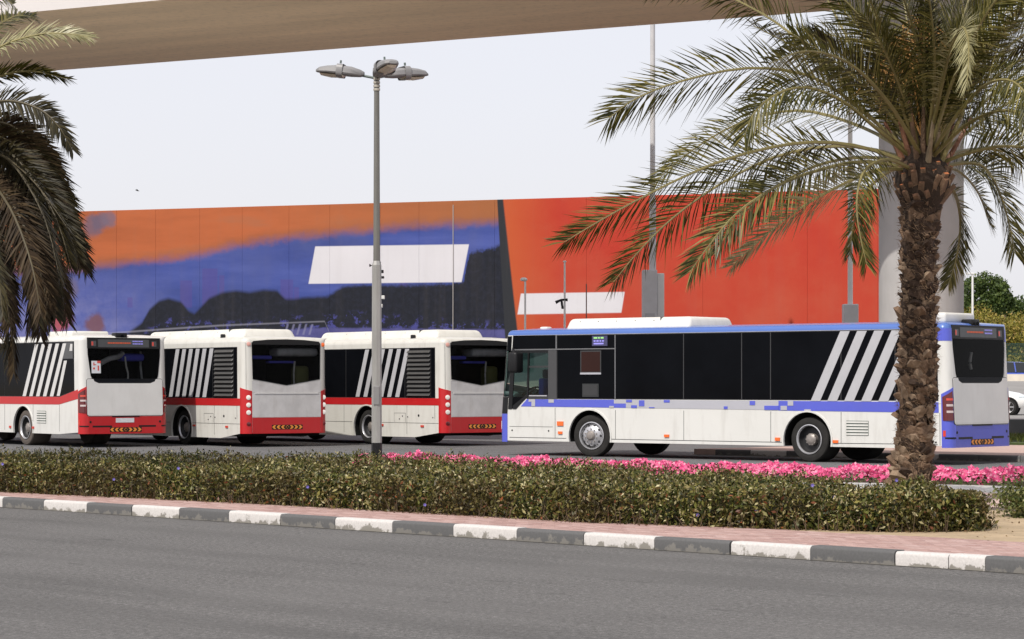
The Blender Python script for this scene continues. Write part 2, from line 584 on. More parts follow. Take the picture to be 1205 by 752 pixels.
def mural():
    m, nt, b = nodes_of('mural_paint')
    t = N(nt, 'ShaderNodeTexCoord')
    sp = N(nt, 'ShaderNodeSeparateXYZ'); nt.links.new(t.outputs['Object'], sp.inputs[0])
    S, Z = sp.outputs[0], sp.outputs[2]
    co_ = N(nt, 'ShaderNodeCombineXYZ'); nt.links.new(S, co_.inputs[0]); nt.links.new(Z, co_.inputs[1])
    V = co_.outputs[0]

    def curve(pts):
        sz = sorted(wall_sz(*p) for p in pts)
        lo, hi = sz[0][0], sz[-1][0]
        fc = N(nt, 'ShaderNodeFloatCurve')
        cm = fc.mapping; c = cm.curves[0]
        xs = [((s - lo) / (hi - lo), z / 10) for s, z in sz]
        c.points[0].location = xs[0]; c.points[1].location = xs[-1]
        for p in xs[1:-1]: c.points.new(*p)
        for q_ in c.points: q_.handle_type = 'VECTOR'
        cm.update()
        mr = N(nt, 'ShaderNodeMapRange'); mr.inputs[1].default_value = lo; mr.inputs[2].default_value = hi
        nt.links.new(S, mr.inputs[0]); nt.links.new(mr.outputs[0], fc.inputs['Value'])
        return M2(nt, 'MULTIPLY', fc.outputs[0], 10.0)

    def below(cv, soft, nz=None, amp=0.0):
        d = M2(nt, 'SUBTRACT', cv, Z)
        if nz is not None:
            d = M2(nt, 'ADD', d, M2(nt, 'MULTIPLY', M2(nt, 'SUBTRACT', nz, .5), amp))
        mr = N(nt, 'ShaderNodeMapRange', interpolation_type='SMOOTHSTEP')
        mr.inputs[1].default_value = -soft; mr.inputs[2].default_value = soft
        nt.links.new(d, mr.inputs[0])
        return mr.outputs[0]

    def right_of(p, q, soft=.02):
        (s0, z0), (s1, z1) = wall_sz(*p), wall_sz(*q)
        # s at height z on the line
        k = (s1 - s0) / (z1 - z0)
        ln = M2(nt, 'ADD', M2(nt, 'MULTIPLY', M2(nt, 'SUBTRACT', Z, z0), k), s0)
        d = M2(nt, 'SUBTRACT', S, ln)
        mr = N(nt, 'ShaderNodeMapRange'); mr.inputs[1].default_value = -soft; mr.inputs[2].default_value = soft
        nt.links.new(d, mr.inputs[0]); return mr.outputs[0]

    def over(p, q, soft=.02):
        (s0, z0), (s1, z1) = wall_sz(*p), wall_sz(*q)
        k = (z1 - z0) / (s1 - s0)
        ln = M2(nt, 'ADD', M2(nt, 'MULTIPLY', M2(nt, 'SUBTRACT', S, s0), k), z0)
        d = M2(nt, 'SUBTRACT', Z, ln)
        mr = N(nt, 'ShaderNodeMapRange'); mr.inputs[1].default_value = -soft; mr.inputs[2].default_value = soft
        nt.links.new(d, mr.inputs[0]); return mr.outputs[0]

    def AND(*a):
        r = a[0]
        for x in a[1:]: r = M2(nt, 'MULTIPLY', r, x)
        return r

    def NOT(a): return M2(nt, 'SUBTRACT', 1.0, a)

    n1 = noise(nt, .35, 6, .6, V); n2 = noise(nt, 1.6, 7, .65, V); n3 = noise(nt, 5, 6, .7, V)
    # clouds of the evening sky
    st = N(nt, 'ShaderNodeMapping'); st.inputs['Scale'].default_value = (.18, .9, 1); nt.links.new(V, st.inputs[0])
    cl = noise(nt, .9, 6, .6, st.outputs[0])
    orange = ramp(nt, cl.outputs[0], [(.3, (.34, .095, .038)), (.55, (.44, .122, .047)), (.75, (.34, .135, .072))]).outputs[0]
    # browner to the right end
    mr = N(nt, 'ShaderNodeMapRange'); mr.inputs[1].default_value = wall_sz(300, 300)[0]; mr.inputs[2].default_value = wall_sz(590, 300)[0]
    nt.links.new(S, mr.inputs[0])
    orange = mixc(nt, M2(nt, 'MULTIPLY', mr.outputs[0], .72), orange, (.31, .125, .05))
    # dark puff top left
    sA, zA = wall_sz(118, 262)
    blue = ramp(nt, cl.outputs[0], [(.3, (.038, .058, .21)), (.5, (.052, .078, .29)), (.72, (.085, .115, .37))]).outputs[0]
    blue = mixc(nt, ramp(nt, n1.outputs[0], [(.45, 0.0), (.7, .55)]).outputs[0], blue, (.085, .105, .27))
    ml = N(nt, 'ShaderNodeMapRange'); ml.inputs[1].default_value = wall_sz(220, 300)[0]; ml.inputs[2].default_value = wall_sz(60, 300)[0]
    nt.links.new(S, ml.inputs[0])
    pale = ramp(nt, n2.outputs[0], [(.35, (.10, .12, .36)), (.65, (.24, .24, .44))]).outputs[0]
    lowz = N(nt, 'ShaderNodeMapRange'); lowz.inputs[1].default_value = 6.4; lowz.inputs[2].default_value = 3.6
    nt.links.new(Z, lowz.inputs[0])
    blue = mixc(nt, M2(nt, 'MULTIPLY', M2(nt, 'MULTIPLY', ml.outputs[0], lowz.outputs[0]), .85), blue, pale)
    hor = curve([(60, 318), (106, 315), (153, 308), (199, 305), (246, 297), (269, 290), (339, 280), (408, 273), (478, 266), (548, 263), (600, 260)])
    c = mixc(nt, below(hor, .26, n2.outputs[0], .5), orange, blue)
    # thin brown rim over the cloud bank
    rim = AND(below(M2(nt, 'ADD', hor, .22), .26, n2.outputs[0], .5), NOT(below(hor, .26, n2.outputs[0], .5)))
    c = mixc(nt, M2(nt, 'MULTIPLY', rim, .55), c, (.24, .10, .06))
    # skyline towers, faint
    sky_ = curve([(320, 333), (338, 333), (340, 325), (372, 325), (374, 318), (384, 317), (386, 330), (420, 332), (470, 330), (472, 318), (482, 318), (484, 332), (520, 330)])
    # far purple buildings
    for (x0, x1, y0) in ((212, 226, 330), (238, 256, 316), (258, 264, 324), (330, 345, 329), (346, 352, 338), (470, 480, 322), (150, 156, 350)):
        f = AND(right_of((x0, 250), (x0, 380)), NOT(right_of((x1, 250), (x1, 380))), NOT(over((x0, y0), (x1, y0))), over((x0, 362), (x1, 362)))
        c = mixc(nt, M2(nt, 'MULTIPLY', f, .45), c, (.09, .06, .24))
    # black trees
    tr = curve([(60, 420), (120, 402), (150, 392), (167, 380), (176, 364), (187, 354), (198, 351), (213, 355), (222, 366), (229, 369), (234, 364), (246, 351), (262, 344), (278, 342), (294, 344),
                (310, 341), (326, 342), (336, 352), (346, 352), (357, 350), (385, 349), (404, 337), (432, 335), (478, 336), (525, 334), (546, 331), (549, 312), (553, 298), (571, 294), (590, 289), (600, 288)])
    dark = mixc(nt, ramp(nt, n3.outputs[0], [(.45, 0.0), (.8, .8)]).outputs[0], (.014, .016, .024), (.026, .030, .052))
    c = mixc(nt, below(tr, .10, n3.outputs[0], M2(nt, 'MULTIPLY', mr.outputs[0], .55)), c, dark)
    # gaps of sky between the trunks and the water in front
    gap = curve([(60, 420), (165, 392), (200, 374), (240, 378), (300, 379), (340, 372), (380, 371), (420, 368), (470, 372), (520, 376), (600, 380)])
    gn = noise(nt, 2.6, 5, .75, V)
    c = mixc(nt, AND(below(gap, .15), ramp(nt, gn.outputs[0], [(.53, 0.0), (.6, .9)]).outputs[0]), c, (.065, .068, .26))
    strip_ = curve([(60, 430), (165, 400), (250, 391), (340, 388), (378, 386), (430, 386), (520, 387), (610, 388)])
    c = mixc(nt, below(strip_, .05, n2.outputs[0], .1), c, ramp(nt, n2.outputs[0], [(.3, (.06, .06, .19)), (.7, (.10, .10, .27))]).outputs[0])
    # pale painted road edge with its crossing bars
    edge = AND(below(curve([(60, 396), (200, 386), (260, 382), (330, 379.5), (382, 377.5), (400, 420)]), .03), NOT(below(curve([(60, 398), (200, 388), (260, 384), (330, 381), (382, 379), (400, 421)]), .03)))
    c = mixc(nt, M2(nt, 'MULTIPLY', edge, .45), c, (.34, .34, .42))
    for k in range(5):
        x0 = 334 + k * 7.2
        f = AND(right_of((x0 + 4, 380), (x0, 394)), NOT(right_of((x0 + 6.4, 380), (x0 + 2.4, 394))), NOT(over((300, 381.5), (400, 381.5))), over((300, 394), (400, 394)))
        c = mixc(nt, M2(nt, 'MULTIPLY', f, .6), c, (.22, .22, .36))
    # coloured blurs at the lower left
    for (x, y, r_, col) in ((70, 374, .6, (.42, .07, .05)), (112, 383, .45, (.17, .07, .06)), (60, 345, .7, (.15, .10, .16)), (118, 262, .42, (.12, .10, .16)), (108, 265, .5, (.13, .10, .15)), (128, 258, .36, (.16, .12, .17)), (80, 340, .5, (.14, .12, .2))):
        s0, z0 = wall_sz(x, y)
        d = M2(nt, 'SQRT', M2(nt, 'ADD', M2(nt, 'POWER', M2(nt, 'SUBTRACT', S, s0), 2.0), M2(nt, 'POWER', M2(nt, 'SUBTRACT', Z, z0), 2.0)))
        d = M2(nt, 'ADD', d, M2(nt, 'MULTIPLY', M2(nt, 'SUBTRACT', n2.outputs[0], .5), .7))
        mrr = N(nt, 'ShaderNodeMapRange', interpolation_type='SMOOTHSTEP'); mrr.inputs[1].default_value = r_ * 1.2; mrr.inputs[2].default_value = r_ * .5
        nt.links.new(d, mrr.inputs[0])
        c = mixc(nt, M2(nt, 'MULTIPLY', mrr.outputs[0], .8), c, col)
    white = ramp(nt, n1.outputs[0], [(.3, (.60, .59, .63)), (.7, (.66, .65, .69))]).outputs[0]
    pg = AND(right_of((371, 290), (363, 334)), NOT(right_of((552, 287), (543, 333))), NOT(over((371, 290), (552, 287.5))), over((363, 334), (543, 332)))
    c = mixc(nt, pg, c, white)
    # red half
    red = ramp(nt, n1.outputs[0], [(.3, (.43, .036, .022)), (.5, (.45, .052, .028)), (.7, (.455, .074, .040))]).outputs[0]
    md = N(nt, 'ShaderNodeMapRange'); md.inputs[1].default_value = wall_sz(660, 300)[0]; md.inputs[2].default_value = wall_sz(600, 300)[0]
    nt.links.new(S, md.inputs[0])
    red = mixc(nt, M2(nt, 'MULTIPLY', md.outputs[0], .6), red, (.50, .12, .035))
    red = mixc(nt, ramp(nt, n2.outputs[0], [(.55, 0.0), (.85, .25)]).outputs[0], red, (.42, .12, .07))
    blackz = right_of((585, 234), (594, 390))
    c = mixc(nt, blackz, c, (.028, .03, .036))
    c = mixc(nt, right_of((592, 234), (609, 390), .03), c, red)
    pg2 = AND(right_of((613, 345), (609, 370)), NOT(right_of((735, 344), (731, 369))), NOT(over((613, 345.5), (735, 343.5))), over((609, 370), (731, 368)))
    c = mixc(nt, pg2, c, white)
    # weather streaks
    ws = N(nt, 'ShaderNodeMapping'); ws.inputs['Scale'].default_value = (2.4, .12, 1); nt.links.new(V, ws.inputs[0])
    wn_ = noise(nt, 1.0, 6, .6, ws.outputs[0])
    c = mixc(nt, ramp(nt, wn_.outputs[0], [(.5, 0.0), (.8, .08)]).outputs[0], c, (.20, .17, .15))
    nt.links.new(c, b.inputs['Base Color'])
    b.inputs['Roughness'].default_value = .75
    b.inputs['Specular IOR Level'].default_value = .2
    return m


m_mural = mural()
wall = empty('mural_wall', WO, WANG, label='long wall painted with an orange and blue sunset mural and a red field', cat='wall')
s_edges = [0.0]
for x in (-60, 15, 75, 137, 183, 235, 285, 340, 388, 448, 493, 533, 582, 690, 827, 950, 1033):
    s_edges.append(wall_sz(x, 300)[0])
s_edges.append(s_edges[-1] + 1.6)
for k, (a, b_) in enumerate(zip(s_edges[:-1], s_edges[1:])):
    mb = MB()
    mb.rbox(((a + b_) / 2, .06, WZ / 2), (b_ - a - .004, .12, WZ), .004, 1)
    o = mb.build('panel', m_mural, wall, smooth=False)
mb = MB(); mb.box(((s_edges[0] + s_edges[-1]) / 2, .25, WZ / 2 - .05), (s_edges[-1] - s_edges[0] - .1, .2, WZ - .12))
mb.build('backing', mat('wall_backing', (.16, .12, .11), .9), wall, smooth=False)
# white rain pipe in one of the joints
s0, z0 = wall_sz(533.5, 300)
mb = MB(); mb.tube([(s0, -.045, 1.0), (s0, -.02, WZ - .15)], .014, 6)
mb.build('rain_pipe', mat('pipe_white', (.45, .43, .42), .5), wall)

# ------------------------------------------------------------------ viaduct and its column
m_via = mat('viaduct_concrete', (.80, .63, .425), .85, var=.12, vs=.7, stretch=(.12, 1, 1), dirt=.30)  # tan underside tone: warm bounced light is put into the colour
m_fas = mat('viaduct_fascia', (.62, .59, .58), .8, var=.05, vs=.5)
VZ = 12.0
e0, e1 = ground_at(0, 0), None


def on_z(px, py, z):
    Y = F_PX * (z - CAM_H) / (HOR - py)
    return Vector(((px - PW / 2) / F_PX * Y, Y, z))


f0, f1 = on_z(60, 85, VZ), on_z(880, 22, VZ)
vd = (f1 - f0).normalized()
vn = Vector((-vd.y, vd.x, 0))                       # towards the far side
n0 = on_z(100, 8.3, VZ)
vw = -(n0 - f0).dot(vn)
via = empty('viaduct', f0, math.atan2(vd.y, vd.x), label='concrete railway viaduct crossing overhead from the round column', cat='viaduct')
# cross-section (q across, z up): q=0 far lower edge, q=-vw near lower edge
sec = [(0, .22), (-.28, 0), (-vw + .0, 0), (-vw - .02, 1.5), (-vw - .6, 1.75), (-vw - .6, 2.0), (.5, 2.0), (.5, 1.75), (.02, 1.5)]
mb = MB()
L0, L1 = -60, 75
nsec = len(sec)
vs = [(L0, q, z) for q, z in sec] + [(L1, q, z) for q, z in sec]
for i in range(nsec):
    j = (i + 1) % nsec
    mb.add([vs[i], vs[j], vs[nsec + j], vs[nsec + i]], [(0, 1, 2, 3)], 0 if i in (0, 1, 7, 8) else 1)
mb.build('girder', [m_via, m_fas], via, smooth=False, recalc=False)
for q in (-vw - .5, .4):
    mb = MB(); mb.box(((L0 + L1) / 2, q, 2.45), (L1 - L0, .18, .9)); mb.build('parapet', m_fas, via, smooth=False)

m_pil = mat('column_concrete', (.40, .39, .385), .8, var=.06, vs=1.2, dirt=.18, bump=.1, bs=12)
pil = empty('viaduct_column', (0, 0, 0), label='thick round concrete column rising behind the palm trunk', cat='column')
PC = at(1084, 400, 64.0)
mb = MB(); mb.lathe([(1.08, -.05), (1.08, 9.6), (1.25, 10.3), (1.9, 11.3), (2.4, 11.85)], 48, Matrix.Translation((PC.x, PC.y, 0)))
mb.build('shaft', m_pil, pil, angle=50)
mb = MB(); mb.rbox((PC.x, PC.y, 11.9), (4.2, 4.2, .16), .03, 1, rz=math.atan2(vd.y, vd.x)); mb.build('capital', m_fas, pil)
mb = MB(); mb.rbox((PC.x, PC.y, .25), (3.0, 3.0, .5), .05, 2); mb.build('footing', m_conc, pil)
# ------------------------------------------------------------------ buses
m_white = mat('bus_white_paint', (.63, .625, .60), .32, var=.03, vs=.8, coat=.2, dirt=.24)
m_white2 = mat('bus_cream_paint', (.60, .59, .55), .34, var=.03, vs=.8, coat=.15, dirt=.28)
m_door = mat('engine_door_paint', (.62, .615, .60), .4, var=.05, vs=1.4, dirt=.12)
m_door2 = mat('dirty_rear_panel', (.52, .51, .51), .5, var=.14, vs=2.2, dirt=.25)
m_red = mat('bus_red_paint', (.46, .012, .015), .32, var=.05, vs=1.0, coat=.12, dirt=.05)
m_blue = mat('bus_blue_paint', (.085, .105, .53), .3, var=.05, vs=1.0, coat=.3, dirt=.05)
m_azure = mat('bus_azure_paint', (.065, .135, .40), .3, var=.04, vs=1.0, coat=.4)
m_greyb = mat('band_grey', (.40, .40, .44), .4, var=.03)
m_silver = mat('stripe_silver', (.42, .42, .44), .45, var=.05, spec=.4)
m_silverw = mat('stripe_white', (.58, .57, .56), .45, var=.06, spec=.4, dirt=.1)
m_gls = mat('tinted_glass', (.004, .0045, .006), .05, spec=.035, var=.3, vs=.7)
m_blk = mat('black_trim', (.010, .010, .011), .45, spec=.3)
m_gasket = mat('window_gasket', (.032, .032, .034), .6)
m_under = mat('underbody', (.012, .012, .012), .9, spec=.1)
m_tyre = mat('tyre_rubber', (.022, .021, .020), .8, var=.25, vs=6, spec=.25)
m_tyred = mat('dusty_tyre', (.10, .085, .075), .9, var=.2, vs=6, spec=.2)
m_rim = mat('rim_steel', (.50, .50, .52), .35, metal=.6, var=.12, vs=6)
m_rimd = mat('rim_dark', (.03, .03, .032), .5, metal=.3)
m_hub = mat('hub_steel', (.30, .27, .25), .5, metal=.5, var=.2, vs=12)
m_lampred = mat('tail_lamp_red', (.10, .006, .008), .12, coat=.6)
m_lampstrip = mat('lamp_strip', (.52, .43, .42), .25, coat=.5)
m_lampglow = mat('lamp_lens_red', (.55, .05, .03), .2, coat=.5)
m_lampwhite = mat('lamp_lens_white', (.72, .70, .66), .2, coat=.5)
m_amber = mat('amber_lens', (.80, .15, .03), .25, coat=.4)
m_pinkl = mat('rose_lens', (.65, .35, .30), .25, coat=.4)
m_disp = mat('display_grey', (.055, .058, .062), .3, var=.1, vs=8)
m_orange_t = mat('display_orange', (.55, .09, .03), .4)
m_violet_t = mat('display_violet', (.30, .28, .80), .4)
m_green_t = mat('display_green', (.35, .75, .25), .4)
m_navy = mat('display_navy', (.05, .05, .12), .35)
m_chev = mat('chevron_orange', (.72, .26, .04), .4)
m_plate = mat('plate_white', (.62, .63, .66), .4, var=.1, vs=14)
m_roofw = mat('roof_unit_white', (.64, .63, .59), .45, var=.05, vs=1.5, dirt=.15)
m_galv = mat('grille_metal', (.10, .10, .10), .4, metal=.4)
m_greensl = mat('vent_slot', (.02, .05, .035), .6)
m_seat = mat('seat_blue', (.05, .07, .42), .8)
m_dark = mat('dark_plastic', (.025, .027, .028), .6)
m_teal = mat('cab_interior', (.14, .20, .20), .7)

# clear green glass for the driver's cab
mg, nt, b = nodes_of('cab_glass')
tr_ = N(nt, 'ShaderNodeBsdfTransparent'); tr_.inputs[0].default_value = (.42, .58, .55, 1)
gl_ = N(nt, 'ShaderNodeBsdfGlossy'); gl_.inputs['Roughness'].default_value = .02
fr_ = N(nt, 'ShaderNodeFresnel'); fr_.inputs[0].default_value = 1.35
mx_ = N(nt, 'ShaderNodeMixShader')
nt.links.new(fr_.outputs[0], mx_.inputs[0]); nt.links.new(tr_.outputs[0], mx_.inputs[1]); nt.links.new(gl_.outputs[0], mx_.inputs[2])
nt.links.new(mx_.outputs[0], nt.nodes['Material Output'].inputs[0])
m_cabglass = mg


def tinted(name, tint):
    mg, nt, b = nodes_of(name)
    tr_ = N(nt, 'ShaderNodeBsdfTransparent'); tr_.inputs[0].default_value = (*tint, 1)
    gl_ = N(nt, 'ShaderNodeBsdfGlossy'); gl_.inputs['Roughness'].default_value = .03
    fr_ = N(nt, 'ShaderNodeFresnel'); fr_.inputs[0].default_value = 1.14
    mx_ = N(nt, 'ShaderNodeMixShader')
    nt.links.new(fr_.outputs[0], mx_.inputs[0]); nt.links.new(tr_.outputs[0], mx_.inputs[1]); nt.links.new(gl_.outputs[0], mx_.inputs[2])
    nt.links.new(mx_.outputs[0], nt.nodes['Material Output'].inputs[0])
    return mg


m_rearglass = tinted('rear_glass', (.55, .57, .60))
m_cabin = mat('dim_cabin', (.010, .010, .011), .95, spec=.05)
m_refgrey = mat('reflection_grey', (.34, .33, .31), .7, var=.35, vs=3)  # tones for the shapes that stand for reflections in the rear glass
m_refblue = mat('reflection_blue', (.06, .06, .42), .7)
m_refpale = mat('reflection_pale', (.50, .48, .42), .4)
m_refolive = mat('reflection_olive', (.12, .12, .03), .8)

BL, BW = 12.0, 2.5


def arc(cx, cz, r, zs, n=20):
    """arch outline from front to rear edge, at skirt height zs"""
    a0 = math.asin((zs - cz) / r)
    return [(cx - r * math.cos(a0 + (math.pi - 2 * a0) * k / n), cz + r * math.sin(a0 + (math.pi - 2 * a0) * k / n)) for k in range(n + 1)]


class Bus:
    def __init__(s, pose, R_=.17, zs=.33, ztop=2.76, rr=.12, lean=.05, taper=(1.3, .40), arches=(3.45, 9.32), **kw):
        bx, by, th = pose
        s.th = th
        u = Vector((-math.cos(th), math.sin(th), 0)); v = Vector((math.sin(th), math.cos(th), 0))
        c = Vector((bx, by, 0)) + u * (BL / 2) + v * (BW / 2)
        s.root = empty('bus', c, math.pi - th, **kw)
        s.R, s.RF, s.zs, s.zt, s.rr, s.lean, s.taper, s.arches = R_, .15, zs, ztop, rr, lean, taper, arches

    def T(s, u, v, z):
        if u < .7: u += s.lean * max(0, z - .9) * (1 - u / .7) if u > 0 else s.lean * max(0, z - .9)
        if u > BL - 1.2: u -= .10 * max(0, z - 1.0) * min(1, (u - (BL - 1.2)) / 1.2)
        return (u - BL / 2, -(v - BW / 2), z)

    def zskirt(s, u):
        t, zr = s.taper
        return s.zs + max(0, (t - u) / t) * (zr - s.zs)

    # perimeter of the rear: s<0 near side, s>BW far side
    def PR(s, t, off=0.0):
        r = s.R
        if t > BW / 2:
            (u, v), n = s.PR_(BW - t, off); return (u, BW - v), n
        return s.PR_(t, off)

    def PR_(s, t, off):
        r = s.R
        if t <= -r: return (-t, -off), (0, -1)
        if t >= r: return (-off, t), (-1, 0)
        ph = (t + r) / (2 * r) * math.pi / 2
        n = (-math.sin(ph), -math.cos(ph))
        return (r + n[0] * (r + off), r + n[1] * (r + off)), n

    def PF(s, t, off=0.0):
        r0 = s.R; s.R = s.RF
        (u, v), n = s.PR(t, off)
        s.R = r0
        return (BL - u, v), (-n[0], n[1])

    def P3(s, P, t, z, off):
        (u, v), n = P(t, off)
        if z > s.zt:
            a = math.asin(min(1, (z - s.zt) / s.rr)); ins = s.rr * (1 - math.cos(a))
            u, v = u - n[0] * ins, v - n[1] * ins
        return s.T(u, v, z)

    # ---- surface pieces, each with its own edge thickness
    def band(s, name, P, ts, lo, hi, off, m, parent=None, zs=None, **kw):
        mb = MB()
        f = lambda q, t: q(t) if callable(q) else q
        nz = zs or 1
        vs, fs = [], []
        for o in (off, -.012):
            for t in ts:
                for k in range(nz + 1):
                    vs.append(s.P3(P, t, f(lo, t) + (f(hi, t) - f(lo, t)) * k / nz, o))
        n, w = len(ts), nz + 1
        for i in range(n - 1):
            for k in range(nz):
                a = i * w + k
                fs.append((a, a + w, a + w + 1, a + 1))
        q = n * w
        for i in range(n - 1):
            for k in (0, nz):
                a = i * w + k
                fs.append((a, a + w, a + w + q, a + q))
        for i in (0, n - 1):
            for k in range(nz):
                a = i * w + k
                fs.append((a, a + 1, a + 1 + q, a + q))
        mb.add(vs, fs)
        return mb.build(name, m, parent or s.root, angle=40, **kw)

    def side(s, name, pts, off, m, parent=None, far=False, **kw):
        v0, v1 = (-off, .012) if not far else (BW + off, BW - .012)
        mb = MB()
        n = len(pts)
        vs = [s.T(u, v0, z) for u, z in pts] + [s.T(u, v1, z) for u, z in pts]
        mb.add(vs, [tuple(range(n))] + [(i, (i + 1) % n, n + (i + 1) % n, n + i) for i in range(n)])
        return mb.build(name, m, parent or s.root, smooth=False, **kw)

    def rear(s, name, pts, off, m, parent=None, front=False, **kw):
        mb = MB(); n = len(pts)
        f = (lambda v, z, o: s.T(-o, v, z)) if not front else (lambda v, z, o: s.T(BL + o, v, z))
        mb.add([f(v, z, off) for v, z in pts] + [f(v, z, -.012) for v, z in pts], [tuple(range(n))] + [(i, (i + 1) % n, n + (i + 1) % n, n + i) for i in range(n)])
        return mb.build(name, m, parent or s.root, smooth=False, **kw)

    def disc(s, name, P, t, z, r, off, m, parent=None, h=.03, n=16, squash=1.0, **kw):
        (u, v), nn = P(t, 0)
        mb = MB()
        nu, nv = nn
        tu, tv = -nv, nu
        vs = []
        for o, rr in ((-.02, r), (off, r), (off + .006, r * .75)):
            for k in range(n):
                a = 2 * math.pi * k / n
                vs.append(s.T(u + nu * o + tu * rr * math.cos(a), v + nv * o + tv * rr * math.cos(a), z + rr * squash * math.sin(a)))
        fs = [(i * n + k, i * n + (k + 1) % n, (i + 1) * n + (k + 1) % n, (i + 1) * n + k) for i in range(2) for k in range(n)]
        fs.append(tuple(2 * n + k for k in range(n)))
        mb.add(vs, fs)
        return mb.build(name, m, parent or s.root, **kw)

    def lbox(s, mb, u, v, z, su, sv, sz, r=0.0, mi=0, seg=2):
        """box in bus coordinates, centre u,v,z"""
        if r: mb.rbox(s.T(u, v, z), (su, sv, sz), r, seg, mi=mi)
        else: mb.box(s.T(u, v, z), (su, sv, sz), mi=mi)
        return mb

    # ---- shell
    def shell(s, m, m_roof, cab=False):
        R_, RF = s.R, s.RF
        cu = 10.45
        cols = []
        for u in (R_, cu, BL - RF): cols.append(((u, 0), (0, -1)))
        nc = 6
        for k in range(1, nc + 1): cols.append(s.PF(-RF + 2 * RF * k / nc))
        cols.append(s.PF(BW / 2))
        for k in range(0, nc + 1): cols.append(s.PF(BW - RF + 2 * RF * k / nc))
        for u in (cu, R_): cols.append(((u, BW), (0, 1)))
        for k in range(1, nc + 1): cols.append(s.PR(BW + R_ - 2 * R_ * k / nc))
        cols.append(s.PR(BW / 2))
        for k in range(0, nc): cols.append(s.PR(R_ - 2 * R_ * k / nc))
        n = len(cols)

        def is_side(i):
            a, b_ = cols[i], cols[(i + 1) % n]
            return a[0][1] == b_[0][1] and a[0][1] in (0, BW)
        zl = [1.2, 1.32, 2.42, s.zt]
        mb = MB()
        vs = [s.T(c[0][0], c[0][1], z) for z in zl for c in cols]
        fs = []
        for k in range(3):
            for i in range(n):
                j = (i + 1) % n
                a, b_ = cols[i][0][0], cols[j][0][0]
                if cab and k == 1 and min(a, b_) >= cu - .01: continue
                if k >= 1 and max(a, b_) < .001: continue
                fs.append((k * n + i, k * n + j, (k + 1) * n + j, (k + 1) * n + i))
        mb.add(vs, fs)
        # lower walls; the sides are cut by the wheel arches
        for i in range(n):
            j = (i + 1) % n
            if is_side(i):
                continue
            a, b_ = cols[i][0], cols[j][0]
            mb.add([s.T(*a, s.zskirt(a[0])), s.T(*b_, s.zskirt(b_[0])), s.T(*b_, 1.2), s.T(*a, 1.2)], [(0, 1, 2, 3)])
        for v in (0, BW):
            pts = [(R_, s.zskirt(R_)), (s.taper[0], s.zs)]
            for cx in s.arches: pts += arc(cx, .45, .60, s.zs)
            pts += [(BL - RF, s.zs), (BL - RF, 1.2), (cu, 1.2), (R_, 1.2)]
            pts = [s.T(u, v, z) for u, z in pts]
            mb.add(pts, [tuple(range(len(pts)))])
        body = mb.build('body', m, s.root, angle=32)
        # roof edge and roof
        mb = MB()
        ang = [0, 20, 42, 64, 90]
        vs = []
        for a in ang:
            ins, z = s.rr * (1 - math.cos(R(a))), s.zt + s.rr * math.sin(R(a))
            for (p, nn) in cols:
                u, v = p[0] - nn[0] * ins, p[1] - nn[1] * ins
                q = s.T(u, v, z)
                vs.append(q)
        fs = [(k * n + i, k * n + (i + 1) % n, (k + 1) * n + (i + 1) % n, (k + 1) * n + i) for k in range(len(ang) - 1) for i in range(n)]
        mb.add(vs, fs)
        # gently crowned roof sheet
        top = [Vector(vs[(len(ang) - 1) * n + i]) for i in range(n)]
        inn = [Vector((p.x * .93, p.y * .6, p.z + .045)) for p in top]
        mb.add(top + inn, [(i, (i + 1) % n, n + (i + 1) % n, n + i) for i in range(n)] + [tuple(range(n, 2 * n))])
        mb.build('roof', m_roof, s.root, angle=60)
        # floor, wheel housings
        mb = MB()
        a1, a2 = s.arches
        for (u0, u1, z1) in ((.35, a1 - .63, 1.15), (a1 + .63, a2 - .63, 1.15), (a2 + .63, BL - .35, .85)):
            s.lbox(mb, (u0 + u1) / 2, BW / 2, (z1 + s.zs + .05) / 2, u1 - u0, BW - .12, z1 - s.zs - .05)
        for cx in s.arches:
            s.lbox(mb, cx, BW / 2, .75, 1.26, BW - 1.5, .7)
        mb.build('underbody', m_under, s.root, smooth=False)
        for cx in s.arches:
            ar = arc(cx, .45, .602, s.zs)
            k = len(ar)
            for v0, v1 in ((.002, .75), (BW - .002, BW - .75)):
                mb = MB()
                mb.add([s.T(u, v0, z) for u, z in ar] + [s.T(u, v1, z) for u, z in ar], [(i, i + 1, k + i + 1, k + i) for i in range(k - 1)] + [tuple(range(k, 2 * k))])
                mb.build('wheel_housing', m_under, s.root, recalc=False)
        # white arch lips
        for cx in s.arches:
            for far in (0, 1):
                mb = MB()
                pts = [arc(cx, .45, rr_, s.zs) for rr_ in (.60, .635)]
                k = len(pts[0])
                sg = -1 if not far else 1
                b0 = 0 if not far else BW
                mb.add([s.T(u, b0 + sg * .018, z) for u, z in pts[0]] + [s.T(u, b0 + sg * .018, z) for u, z in pts[1]] + [s.T(u, b0 - sg * .01, z) for u, z in pts[1]] + [s.T(u, b0 - sg * .03, z) for u, z in pts[0]],
                       [(r_ * k + i, r_ * k + i + 1, ((r_ + 1) % 4) * k + i + 1, ((r_ + 1) % 4) * k + i) for r_ in range(4) for i in range(k - 1)])
                mb.build('arch_lip', m, s.root, angle=60)
        return body

